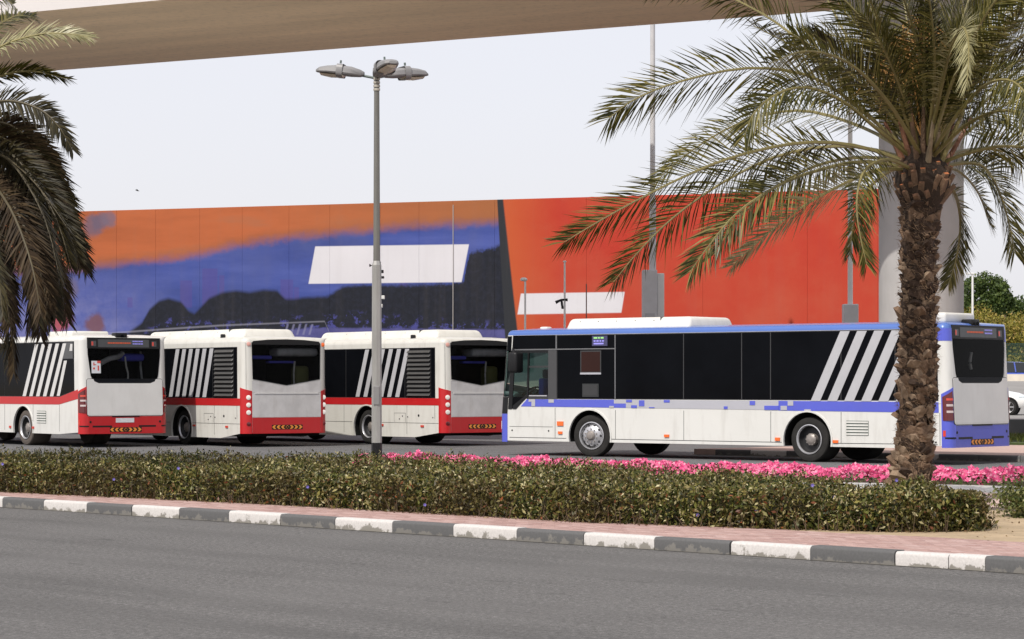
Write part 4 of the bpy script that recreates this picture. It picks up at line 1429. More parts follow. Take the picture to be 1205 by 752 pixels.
b1.side('window_reflection', [(.47, 2.3), (1.2, 2.3), (1.0, 2.72), (.47, 2.72)], .0125, mat('pane_reflection', (.06, .062, .066), .2))  # lighter area is a reflection painted on the side window
b1.side('sticker', [(.50, 2.5), (.68, 2.5), (.62, 2.68), (.48, 2.68)], .016, m_silverw)
for u in (1.29, 2.85, 4.6, 8.0): b1.seam([(u, .40), (u, 1.09)])
for (u, z) in ((4.24, .48), (2.83, .48)): b1.marker(u, z, .10, .06, m_lampglow)
b1.vent(2.07, 2.62, .60, .93)
mb = MB(); mb.rbox((2.2 - BL / 2, -(1.0 - BW / 2), 2.96), (1.4, 1.1, .16), .05, 3); mb.build('roof_hatch', m_roofw, b1.root)

# --- two red buses with the pointed rear window
for pose, lab, st in (((-6.929, 64.557, .962), 'red and white bus, the middle one of three, its pointed rear window fully in view', ([4.27 - .39 * k for k in range(6)], .21, .42)),
                      ((-1.779, 65.518, .894), 'red and white bus behind the lamp post, its rear partly hidden by the blue bus', ([4.03 - .37 * k for k in range(6)], .18, .46))):
    b2 = Bus(pose, R_=.20, zs=.22, ztop=2.73, rr=.12, lean=.02, taper=(1.3, .38), arches=(3.52, 9.3), label=lab, cat='bus', group='parked city buses')
    b2.shell(m_white2, m_white2)
    b2.wheels()
    b2.front(m_red, m_white2, False)
    b2.rear_point(m_red)
    b2.window_band([(.39, 1.265), (11.7, 1.265), (11.7, 2.61), (.39, 2.61)], [.39, 1.74, 3.0, 4.5, 6.0, 7.6, 9.2, 10.6, 11.68], 1.28, 2.595)
    b2.louvre(.56, 1.66, 1.30, 2.56)
    b2.stripes(st[0], st[1], st[2], 1.29, 2.585, m_silver)
    b2.side('colour_band', [(.2, 1.075), (11.72, 1.075), (11.72, 1.263), (.2, 1.263)], .0065, m_red)
    for u in (1.66, 4.6, 7.0): b2.seam([(u, .30), (u, 1.07)], .008)
    b2.seam([(.25, .60), (2.9, .60)], .009)
    b2.seam([(4.2, .60), (8.6, .60)], .009)
    for q in ([(1.72, .62), (1.72, .86), (2.24, .86), (2.24, .62)], [(.42, .72), (.42, 1.20)]): b2.seam(q, .007)
    for (u, z) in ((2.79, .53), (.96, .52)): b2.marker(u, z, .13, .05, m_lampglow)
    b2.disc('latch', b2.PR, -1.13, .80, .035, .008, m_blk, n=8)
    for (u, z) in ((1.62, .76), (1.86, .78), (.5, .75), (2.0, .7)): b2.disc('latch', b2.PR, -u, z, .018, .006, m_blk, n=8)
    b2.roof_unit(.9, 6.5, .4, 2.1, 2.83, 3.10, split=1.75, r=.10)
    mb = MB(); b2.lbox(mb, 1.9, .38, 2.90, .12, .10, .14, .02); mb.build('roof_camera', m_blk, b2.root)
# ------------------------------------------------------------------ hedge
def lerp_path(P, ts):
    P = np.array(P, float)
    d = np.r_[0, np.cumsum(np.linalg.norm(np.diff(P, axis=0), axis=1))]; d /= d[-1]
    return np.stack([np.interp(ts, d, P[:, k]) for k in range(P.shape[1])], 1)


def bumps(x, y, s=1.0, seed=0):
    r = np.random.default_rng(seed)
    o = 0
    for f in (.9, 1.7, 3.1, 5.3):
        a = r.uniform(0, 6.28, 3)
        o = o + (np.sin(f * s * (x * math.cos(a[0]) + y * math.sin(a[0])) + a[1]) * np.sin(f * s * (x * math.sin(a[0]) - y * math.cos(a[0])) * .8 + a[2])) / f ** .6
    return o


hedge_leaf = leafmat('hedge_leaves', [(0, (.012, .016, .005)), (.25, (.032, .044, .009)), (.45, (.080, .092, .018)), (.60, (.150, .150, .034)), (.72, (.27, .24, .07)), (.82, (.13, .070, .032)), (.90, (.36, .31, .13)), (1, (.66, .60, .36))],
                     rough=.42, spec=.22, trans=.22, big=(1.1, (.075, .048, .022), .55))  # darkest and palest tones put shade and highlights into the leaf colour
m_twig = mat('dry_twigs', (.085, .055, .032), .9, var=.3, vs=8)
m_vio = mat('violet_petals', (.15, .12, .44), .6)
m_rust = leafmat('rusty_leaves', [(0, (.10, .035, .016)), (.7, (.20, .07, .03)), (1, (.34, .10, .035))])

HF = [(-13.0, 40.1), (-10.0, 37.3), (-7.24, 34.95), (-3.27, 31.5), (.815, 27.2), (2.6, 26.1), (4.1, 25.55), (4.72, 25.75)]
HB = [(-17.0, 47.5), (-12.5, 45.0), (-9.03, 43.4), (-2.11, 40.3), (2.29, 34.0), (3.6, 30.4), (4.6, 28.2), (4.95, 26.7)]
HZ0 = .12


def hedge_top(t, w, x, y):
    L = np.linalg.norm(lerp_path(HB, t) - lerp_path(HF, t), axis=1)
    d = np.minimum(w * L, (1 - w) * L)
    e = np.clip(d / .38, 0, 1)
    end = np.clip((1 - t) / .035, 0, 1)
    edge = np.sqrt(np.clip(1 - (1 - e) ** 2, 0, 1)) * np.sqrt(np.clip(1 - (1 - end) ** 2, 0, 1))
    return HZ0 + .05 + (.300 + .060 * bumps(x, y, 2.4, 3) + .026 * bumps(x, y, 7.5, 5)) * edge


def hedge_pts(n, wlo=0, whi=1, front=False):
    t = nrg.uniform(0, 1, n) ** .9
    w = nrg.uniform(wlo, whi, n) if not front else nrg.uniform(0, 1, n) ** 2.2 * .10
    f, b_ = lerp_path(HF, t), lerp_path(HB, t)
    p = f + (b_ - f) * w[:, None]
    z = hedge_top(t, w, p[:, 0], p[:, 1])
    return t, w, p, z


hedge = empty('hedge', (0, 0, 0), label='long low trimmed hedge of small olive leaves beside the pink pavement', cat='hedge')
t, w, p, z = hedge_pts(62000)
P1 = np.c_[p, z + nrg.normal(0, .022, len(z)) - nrg.exponential(.040, len(z)) + .012]
# front face and right end
n = 34000
t = nrg.uniform(0, 1, n) ** .85
f, b_ = lerp_path(HF, t), lerp_path(HB, t)
fd = (b_ - f) / np.linalg.norm(b_ - f, axis=1)[:, None]
zz = nrg.uniform(0.0, .42, n)
P2 = np.c_[f + fd * (nrg.normal(.05, .05, n) + .10 * np.clip(zz - .2, 0, 1) ** 1.0 + .05 * bumps(f[:, 0], f[:, 1], 6.0, 9) + .02)[:, None], HZ0 + .01 + zz]
n = 9000
q = nrg.uniform(0, 1, n)
f, b_ = np.array(HF[-1]), np.array(HB[-1])
zz = nrg.uniform(0, .38, n)
P3 = np.c_[f + (b_ - f) * q[:, None] + np.c_[nrg.normal(-.02, .10, n) - zz * .25, nrg.normal(0, .06, n)], HZ0 + .01 + zz]
PA = np.r_[P1, P2, P3]
v_, q_ = leaf_cloud(PA, nrg.uniform(.034, .074, len(PA)), up=.55, aspect=.42)
link('foliage', np_mesh('hedge_foliage', v_, q_, hedge_leaf), hedge, kind='stuff')
# sprigs standing proud of the cut
t, w, p, z = hedge_pts(2600)
st_ = np.repeat(np.c_[p, z], 7, 0) + np.c_[nrg.normal(0, .018, (len(z) * 7, 2)), np.tile(np.linspace(0, .085, 7), len(z))]
v_, q_ = leaf_cloud(st_, nrg.uniform(.03, .055, len(st_)), up=.8, aspect=.4)
link('sprigs', np_mesh('hedge_sprigs', v_, q_, hedge_leaf), hedge, kind='stuff')
t, w, p, z = hedge_pts(1500)
Pr = np.c_[p, z + .01]
n2 = 450; t2 = nrg.uniform(.25, 1, n2); f2 = lerp_path(HF, t2)
Pr = np.r_[Pr[bumps(Pr[:, 0], Pr[:, 1], 1.5, 8) > .35], np.c_[f2 + nrg.normal(0, .05, (n2, 2)), HZ0 + nrg.uniform(.02, .36, n2)]]
v_, q_ = leaf_cloud(Pr, .05, up=.4, aspect=.45)
link('rusty_leaves', np_mesh('hedge_rust', v_, q_, m_rust), hedge, kind='stuff')
# dark mound added inside, its colour stands for the inner shade
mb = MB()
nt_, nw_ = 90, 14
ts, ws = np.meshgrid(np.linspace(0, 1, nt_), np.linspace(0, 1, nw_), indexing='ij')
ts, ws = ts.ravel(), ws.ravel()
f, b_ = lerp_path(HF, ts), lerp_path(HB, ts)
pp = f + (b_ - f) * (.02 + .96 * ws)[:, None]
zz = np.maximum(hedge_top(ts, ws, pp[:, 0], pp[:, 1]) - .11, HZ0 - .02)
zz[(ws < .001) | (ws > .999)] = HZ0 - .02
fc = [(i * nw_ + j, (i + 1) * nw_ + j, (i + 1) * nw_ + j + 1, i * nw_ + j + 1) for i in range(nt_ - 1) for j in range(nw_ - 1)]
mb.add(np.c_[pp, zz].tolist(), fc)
mb.build('dark_mound', mat('hedge_inner_shade', (.022, .018, .010), .95, var=.5, vs=9, spec=.05), hedge)
# twigs along the foot
mb = MB()
for k in range(420):
    tt = rng.uniform(.02, 1)
    a = lerp_path(HF, np.array([tt]))[0]
    x, y = a[0] + rng.gauss(0, .05), a[1] + rng.gauss(0, .06)
    mb.tube([(x, y, HZ0), (x + rng.gauss(0, .05), y + rng.gauss(0, .04), HZ0 + rng.uniform(.08, .22))], [.005, .003], 4, caps=False)
mb.build('stems', m_twig, hedge, kind='stuff')


def blossom(px, py, Y, parent, name='violet_flower'):
    c = at(px, py, Y)
    mb = MB()
    for k in range(5):
        a = k * 2 * math.pi / 5
        d = Vector((math.cos(a), -.35, math.sin(a))); s_ = Vector((-math.sin(a), 0, math.cos(a)))
        mb.add([c, c + d * .012 + s_ * .008, c + d * .022, c + d * .012 - s_ * .008], [(0, 1, 2, 3)])
    mb.build(name, m_vio, parent, smooth=False, recalc=False)


for (x, y) in ((3, 546), (210, 551), (134, 564), (362, 573), (821, 606), (890, 600), (982, 585), (956, 571), (1055, 565), (500, 594)):
    i = (x - PW / 2) / F_PX
    # on the hedge's near upper slope
    Yb = np.interp(x, [0, 300, 690, 1130], [34.9, 31.3, 27.0, 25.4])
    yb = np.interp(x, [0, 300, 690, 1130], [578, 592, 614.5, 626])
    h = (yb - y) / F_PX * Yb
    Y = Yb - .06 if h < .36 else F_PX * (CAM_H - .60) / (y - HOR)
    blossom(x, y, Y, hedge)


# fallen scraps on the sand and along the hedge foot
n = 900
tt = nrg.uniform(.3, 1, n); f = lerp_path(HF, tt)
Pl = np.c_[f + np.c_[nrg.normal(0, .10, n), -np.abs(nrg.normal(.02, .07, n))], np.full(n, .138)]
n = 260
Pl = np.r_[Pl, np.c_[nrg.uniform(4.6, 8.5, n), nrg.uniform(24.0, 29, n), np.full(n, .133)]]
v_, q_ = leaf_cloud(Pl, .035, up=0.0, aspect=.5, flat=.15)
link('leaf_litter', np_mesh('leaf_litter', v_, q_, leafmat('dry_leaves', [(0, (.10, .06, .03)), (.6, (.22, .14, .07)), (1, (.32, .24, .13))])), None, kind='stuff')

# stones at the foot of the hedge
m_stone = mat('stone', (.30, .26, .22), .9, var=.2, vs=9, bump=.4)
stones = []
for (x, y, s_) in ((1041, 621.5, .09), (1050, 623, .06), (196, 587.5, .05), (1017, 622, .06), (905, 619, .05)):
    c = ground_at(x, y, .13)
    bm = bmesh.new(); bmesh.ops.create_icosphere(bm, subdivisions=2, radius=1)
    for v in bm.verts:
        k = 1 + rng.uniform(-.16, .16)
        v.co = Vector((v.co.x * s_ * 1.7 * k, v.co.y * s_ * k, v.co.z * s_ * .7 * k + s_ * .3))
    me = bpy.data.meshes.new('stone'); bm.to_mesh(me); bm.free(); me.materials.append(m_stone)
    stones.append(link('stone', me, None, c, cat='stone', group='stones at the foot of the hedge'))
for o, l in zip(stones, ('largest tan stone at the foot of the hedge near its right end', 'small tan stone right of the largest one by the hedge end', 'small tan stone by the hedge foot far along at left',
                         'small tan stone left of the largest one by the hedge end', 'small tan stone at the hedge foot apart from the others')):
    o['label'] = l

# ------------------------------------------------------------------ pink flower strip
fl_leaf = leafmat('bed_leaves', [(0, (.03, .05, .012)), (.6, (.07, .10, .025)), (1, (.14, .16, .05))])
pink = leafmat('pink_petals', [(0, (.55, .045, .17)), (.4, (.74, .10, .26)), (.75, (.82, .21, .37)), (1, (.88, .42, .53))], rough=.6, spec=.2, trans=.25)
n = 9000
a = nrg.uniform(.35, 24, n); off = nrg.uniform(-1.75, 0.0, n)
gx, gy = G0.x + GD.x * a + GN.x * off, G0.y + GD.y * a + GN.y * off
prof_ = np.sqrt(np.clip(1 - np.abs((off + .87) / .9) ** 3, 0, 1))
cl = bumps(gx, gy, 2.6, 21)
gz = .125 + (.13 + .04 * cl + .09 * np.clip(1 - a / 7, 0, 1)) * prof_ + .02
thin = np.clip((a + .5) / 2.0, .35, 1)
keep = (nrg.uniform(0, 1, n) < thin) & (cl > -1.15)
C = np.c_[gx, gy, gz + nrg.normal(0, .02, n)][keep]
r_ = nrg.uniform(.035, .058, len(C))
nn = nrg.normal(size=(len(C), 3)) * .55 + np.array([-.15, -.5, .8]); nn /= np.linalg.norm(nn, axis=1)[:, None]
bb_ = np.cross(nn, nrg.normal(size=(len(C), 3))); bb_ /= np.linalg.norm(bb_, axis=1)[:, None]
cc_ = np.cross(nn, bb_)
V, Q = [], []
for k in range(5):
    a0, a1, am = k * 2 * math.pi / 5, (k + .86) * 2 * math.pi / 5, (k + .43) * 2 * math.pi / 5
    pt = lambda ang, s_, h_: C + (bb_ * math.cos(ang) + cc_ * math.sin(ang)) * (r_ * s_)[:, None] + nn * (r_ * h_)[:, None]
    V.append(np.stack([C, pt(a0, .8, .28), pt(am, 1.05, .40), pt(a1, .8, .28)], 1))
V = np.stack(V, 1).reshape(-1, 3)
bed = empty('flower_bed', (0, 0, 0), label='strip of massed hot pink petunias between hedge and bus yard', cat='flower bed')
link('blossoms', np_mesh('pink_blossoms', V, np.arange(len(V)).reshape(-1, 4), pink), bed, kind='stuff')
n = 16000
a = nrg.uniform(-.4, 24, n); off = nrg.uniform(-1.9, 0.1, n)
gx, gy = G0.x + GD.x * a + GN.x * off, G0.y + GD.y * a + GN.y * off
prof_ = np.sqrt(np.clip(1 - np.abs((off + .9) / 1.0) ** 3, 0, 1))
gz = .125 + (.15 + .09 * np.clip(1 - a / 7, 0, 1) + .045 * bumps(gx, gy, 2.6, 21)) * prof_ * nrg.uniform(.3, 1.05, n)
v_, q_ = leaf_cloud(np.c_[gx, gy, gz], .06, up=.6, aspect=.5)
link('bed_leaves', np_mesh('bed_leaves', v_, q_, fl_leaf), bed, kind='stuff')


# ------------------------------------------------------------------ small bush at the right edge
def shrub(name, c, rad, n, size, m, label, cat='bush', stems=8, squash=.8, group=None, seed=1):
    r = np.random.default_rng(seed)
    root = empty(name, c, label=label, cat=cat, group=group)
    k = 26
    cs = r.normal(size=(k, 3)); cs /= np.linalg.norm(cs, axis=1)[:, None]
    cs *= r.uniform(.3, .85, (k, 1)); cs[:, 2] = np.abs(cs[:, 2]) * squash + .15
    P = cs[r.integers(0, k, n)] + r.normal(size=(n, 3)) * .17
    P[:, 2] = np.clip(P[:, 2], .02, None)
    P = P * rad
    v, q = leaf_cloud(P, size, up=.5, aspect=.5)
    link('foliage', np_mesh(name + '_foliage', v, q, m), root, kind='stuff')
    mb = MB()
    for i in range(stems):
        d = cs[i] * rad
        mb.tube([(0, 0, -.02), tuple(d * .5 + np.array([0, 0, .05])), tuple(d)], [.02 * rad, .014 * rad, .006 * rad], 5)
    mb.build('stems', m_twig, root)
    return root


m_bush = leafmat('bush_leaves', [(0, (.04, .06, .015)), (.5, (.10, .12, .03)), (1, (.26, .25, .10))], rough=.4, spec=.4)
shrub('bush', (6.0, 28.6, .12), .50, 2600, .055, m_bush, 'small leafy bush on the sand at the right edge', seed=5)

# ------------------------------------------------------------------ date palms
m_boot = mat('palm_boots', (.16, .10, .062), .9, var=.45, vs=4.5, bump=.8, bs=35)
m_core = mat('palm_trunk', (.030, .018, .011), .95, var=.4, vs=6, bump=.8, bs=25)
m_fibre = mat('palm_fibre', (.15, .095, .055), .9, var=.4, vs=6)
m_cut = mat('cut_stub', (.40, .13, .045), .8, var=.2, vs=14)
m_petiole = mat('palm_petiole', (.20, .17, .065), .5, var=.2, vs=4)
m_pettan = mat('petiole_tan', (.22, .17, .11), .7, var=.3, vs=5)
m_petdark = mat('dim_petiole', (.065, .05, .022), .6, var=.2, vs=4)
m_petred = mat('petiole_base', (.17, .075, .042), .6, var=.3, vs=5)
palm_leaf = leafmat('palm_leaflets', [(0, (.024, .026, .006)), (.4, (.064, .062, .012)), (.74, (.125, .112, .026)), (1, (.27, .23, .08))], rough=.36, spec=.26, trans=.14)
palm_dead = leafmat('old_palm_leaflets', [(0, (.022, .014, .008)), (.5, (.042, .027, .014)), (1, (.085, .058, .030))], rough=.6, spec=.15, trans=.10)
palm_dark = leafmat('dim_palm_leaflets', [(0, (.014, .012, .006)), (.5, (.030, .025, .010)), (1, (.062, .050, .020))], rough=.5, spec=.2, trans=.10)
palm_pale = leafmat('pale_palm_leaflets', [(0, (.17, .155, .07)), (.6, (.27, .25, .125)), (1, (.38, .35, .20))], rough=.42, spec=.4, trans=.12)


def cat_rom(P, n):
    P = [Vector(p) for p in P]
    P = [P[0] * 2 - P[1]] + P + [P[-1] * 2 - P[-2]]
    out = []
    m_ = len(P) - 3
    for k in range(n):
        s_ = k / (n - 1) * m_
        i = min(int(s_), m_ - 1); u = s_ - i
        a, b_, c, d = P[i:i + 4]
        out.append(.5 * ((2 * b_) + (c - a) * u + (2 * a - 5 * b_ + 4 * c - d) * u * u + (3 * b_ - a - 3 * c + d) * u ** 3))
    return out


def frond(path, parent, leafm, nl=78, lmax=.50, width=.026, roll=0.0, vee=.45, droop=.25, bare=.20, seed=0, petm=None, r0=.030, tipl=.42):
    """rachis with two rows of narrow folded leaflets; returned as one part"""
    r = random.Random(seed)
    S = cat_rom(path, 60)
    n = len(S)
    mb = MB()
    idx = list(range(0, n, 3)) + ([n - 1] if (n - 1) % 3 else [])
    mb.tube([S[i] for i in idx], [r0 * (1 - i / (n - 1)) ** .9 + .0045 for i in idx], 5, mi=0)
    up0 = Vector((0, 0, 1))
    verts, faces = [], []
    for k in range(nl):
        t = bare + (1 - bare) * (k + .5) / nl
        x = t * (n - 1); i = min(int(x), n - 2); u = x - i
        p = S[i].lerp(S[i + 1], u)
        T = (S[min(i + 2, n - 1)] - S[max(i - 1, 0)]).normalized()
        U = up0 - T * up0.dot(T)
        if U.length < .15: U = Vector((0, -1, 0)) - T * (-T.y)
        U.normalize()
        U = Matrix.Rotation(roll, 3, T) @ U
        Sd = T.cross(U)
        q = (t - bare) / (1 - bare)
        ln = lmax * (min(1, .45 + q * 2.6) if q < .22 else 1.0) * (1 - (1 - tipl) * max(0, (q - .3) / .7) ** 1.3)
        for sg in (-1, 1):
            if r.random() < .03: continue
            l = ln * r.uniform(.86, 1.1)
            fw = R(38 + 22 * q) + r.gauss(0, .10)
            vv = vee + r.gauss(0, .17)
            D = (T * math.sin(fw) + (Sd * sg * math.cos(vv) + U * math.sin(vv)) * math.cos(fw)).normalized()
            nrm = D.cross(T); nrm.normalize()
            wv = D.cross(nrm).normalized()
            w_ = width * r.uniform(.8, 1.15)
            a = p + D * .01
            m_ = p + D * l * .45
            e = p + D * l - Vector((0, 0, droop * l * r.uniform(.4, 1.3)))
            mid = m_ - Vector((0, 0, droop * l * .12))
            b0 = len(verts)
            verts += [a + wv * w_ * .25, a - wv * w_ * .25, mid + wv * w_ * .5, mid - wv * w_ * .5, e]
            faces += [(b0, b0 + 1, b0 + 3, b0 + 2), (b0 + 2, b0 + 3, b0 + 4)]
    mb.add(verts, faces, 1)
    return mb.build('frond', [petm or m_petiole, leafm], parent, smooth=False, recalc=False)


def boot_mesh(m):
    mb = MB()
    # a woody leaf-base scale: broad foot, thick lip that leans out and is cut off
    v = [(-.085, 0, -.10), (.085, 0, -.10), (.10, .012, .0), (.055, .055, .085), (.0, .078, .125), (-.055, .055, .085), (-.10, .012, .0),
         (.0, .050, -.01), (.05, .025, .10), (0, .035, .14), (-.05, .025, .10), (-.06, -.03, .07), (.06, -.03, .07)]
    f = [(0, 1, 2, 7), (2, 3, 7), (3, 4, 7), (4, 5, 7), (5, 6, 7), (6, 0, 7), (3, 8, 9, 4), (4, 9, 10, 5), (2, 12, 8, 3), (6, 5, 10, 11), (8, 12, 11, 10, 9)]
    mb.add(v, f)
    return mb.data('leaf_base', m, smooth=False)


def palm(name, base, top, label, r_trunk=.20):
    root = empty(name, base, label=label, cat='palm tree', group='date palms')
    ax = Vector(top) - Vector(base)
    mb = MB()
    n = 14
    pts, rads = [], []
    for k in range(n + 1):
        t = k / n
        bend = Vector((.03 * math.sin(t * 5), .02 * math.sin(t * 4 + 1), 0))
        pts.append(ax * t + bend)
        rads.append(r_trunk * (1.0 + .18 * max(0, 1 - t * 6) + .35 * max(0, (t - .90) / .10)))
    mb.tube(pts, rads, 16)
    tr = mb.build('trunk', m_core, root)
    return root, tr, pts, rads, ax


PB = (5.0, 31.3, .10)
PBY = 31.3
c_ = at(1071, 560, PBY); PB = (c_.x, PBY, .10)
c_ = at(1086, 212, PBY); PT = Vector((c_.x, PBY, c_.z))
root, trunk, tp, trad, ax = palm('date_palm', PB, PT, 'date palm with a shaggy brown trunk rising from the hedge at right')
BM = [boot_mesh(m_boot), boot_mesh(mat('palm_boots_grey', (.235, .165, .11), .9, var=.4, vs=5, bump=.8, bs=35)), boot_mesh(mat('palm_boots_dark', (.045, .026, .016), .95, var=.4, vs=5, bump=.8, bs=30))]
rows, per = 46, 13
far_boots = MB()
cand = []
for i in range(rows):
    t = .025 + .935 * i / rows
    x = t * (len(tp) - 1); k = min(int(x), len(tp) - 2)
    c = tp[k].lerp(tp[k + 1], x - k); rr = trad[k] + (trad[k + 1] - trad[k]) * (x - k)
    for j in range(per):
        a = 2 * math.pi * (j + (i % 2) * .5) / per + i * .045 + rng.gauss(0, .12)
        s_ = rng.choice((.42, .5, .58, .66, .74, .88)) * (1.0 + .35 * max(0, 1 - t * 5))
        M_ = (Matrix.Translation(c + Vector((math.cos(a), math.sin(a), 0)) * (rr - .012) + Vector((0, 0, rng.gauss(0, .03))))
              @ Matrix.Rotation(a - math.pi / 2, 4, 'Z') @ Matrix.Rotation(rng.gauss(0, .30), 4, 'Y') @ Matrix.Rotation(rng.gauss(-.10, .30), 4, 'X')
              @ Matrix.Diagonal((s_ * rng.uniform(.85, 1.35), s_ * rng.uniform(.6, 1.6), s_ * rng.uniform(.7, 1.1), 1)))
        cand.append((math.sin(a), M_, rng.choice((0, 0, 1, 2)) if t < .5 else rng.choice((0, 2, 2, 1) if t < .75 else (0, 2, 2, 2))))
cand.sort(key=lambda q: q[0])
for n_, (f_, M_, mi_) in enumerate(cand):
    if n_ < 296:
        o = link('leaf_base', BM[mi_], trunk); o.matrix_local = M_
    else:
        far_boots.add([M_ @ v.co for v in BM[0].vertices], [tuple(p.vertices) for p in BM[0].polygons])
far_boots.build('leaf_bases', m_boot, trunk, smooth=False, kind='stuff')
# dry fibres hanging between the scales
mb = MB()
for k in range(2600):
    t = rng.uniform(.02, .97); x = t * (len(tp) - 1); q = min(int(x), len(tp) - 2)
    c = tp[q].lerp(tp[q + 1], x - q); rr = trad[q] + .015
    a = rng.uniform(math.pi * .95, math.pi * 2.05)
    o_ = Vector((math.cos(a), math.sin(a), 0)); s_ = Vector((-o_.y, o_.x, 0))
    p0 = c + o_ * (rr + rng.uniform(0, .035)); l = rng.uniform(.03, .11)
    d = (s_ * rng.gauss(0, .8) + o_ * rng.uniform(0, .7) + Vector((0, 0, rng.gauss(-.1, .6)))).normalized() * l
    w_ = s_ * .0035 + Vector((0, 0, .0035))
    mb.add([p0 - w_, p0 + w_, p0 + d], [(0, 1, 2)])
mb.build('fibres', m_fibre, trunk, smooth=False, recalc=False, kind='stuff')
# swollen neck with cut orange stubs
NECK = Vector(PT) - Vector(PB)
mb = MB(); mb.lathe([(.20, -.42), (.28, -.26), (.35, -.06), (.35, .10), (.26, .26), (.12, .55)], 24, Matrix.Translation(NECK))
mb.build('neck', m_core, trunk)
mbs = MB()
mbs.add([(-.05, 0, -.04), (.05, 0, -.04), (.065, 0, .03), (-.065, 0, .03), (-.038, .16, .05), (.038, .16, .05), (.042, .145, .085), (-.042, .145, .085)],
        [(0, 1, 5, 4), (1, 2, 6, 5), (2, 3, 7, 6), (3, 0, 4, 7), (4, 5, 6, 7)][:4])
mbs.add([(-.038, .161, .05), (.038, .161, .05), (.042, .146, .086), (-.042, .146, .086)], [(0, 1, 2, 3)], 1)
stub = mbs.data('cut_stub', [m_boot, m_cut], smooth=False, recalc=False)
stub_dull = mbs.data('cut_stub', [m_boot, mat('old_cut', (.13, .065, .035), .9, var=.3, vs=9)], smooth=False, recalc=False)
for i in range(5):
    for j in range(13):
        a = 2 * math.pi * (j + (i % 2) * .5) / 13 + rng.gauss(0, .10)
        zz_ = -.25 + i * .085
        rr = (.26, .30, .33, .33, .29)[i] - .035
        k_ = rng.uniform(.8, 1.15)
        link('cut_stub', stub if rng.random() < .45 else stub_dull, trunk, NECK + Vector((math.cos(a) * rr, math.sin(a) * rr, zz_ + rng.gauss(0, .02))),
             (R(16 + 9 * i) + rng.gauss(0, .16), rng.gauss(0, .15), a - math.pi / 2 + rng.gauss(0, .1)), (k_ * rng.uniform(.65, .95), k_ * rng.uniform(.75, 1.15), k_ * rng.uniform(.9, 1.3)))


def pf(pts, Y0=None):
    """frond path given as (photo x, photo y, depth offset) -> local to the palm root"""
    Y0 = Y0 or PBY
    return [at(x, y, Y0 + d) for x, y, d in pts]


def loc(P, base): return [p - Vector(base) for p in P]


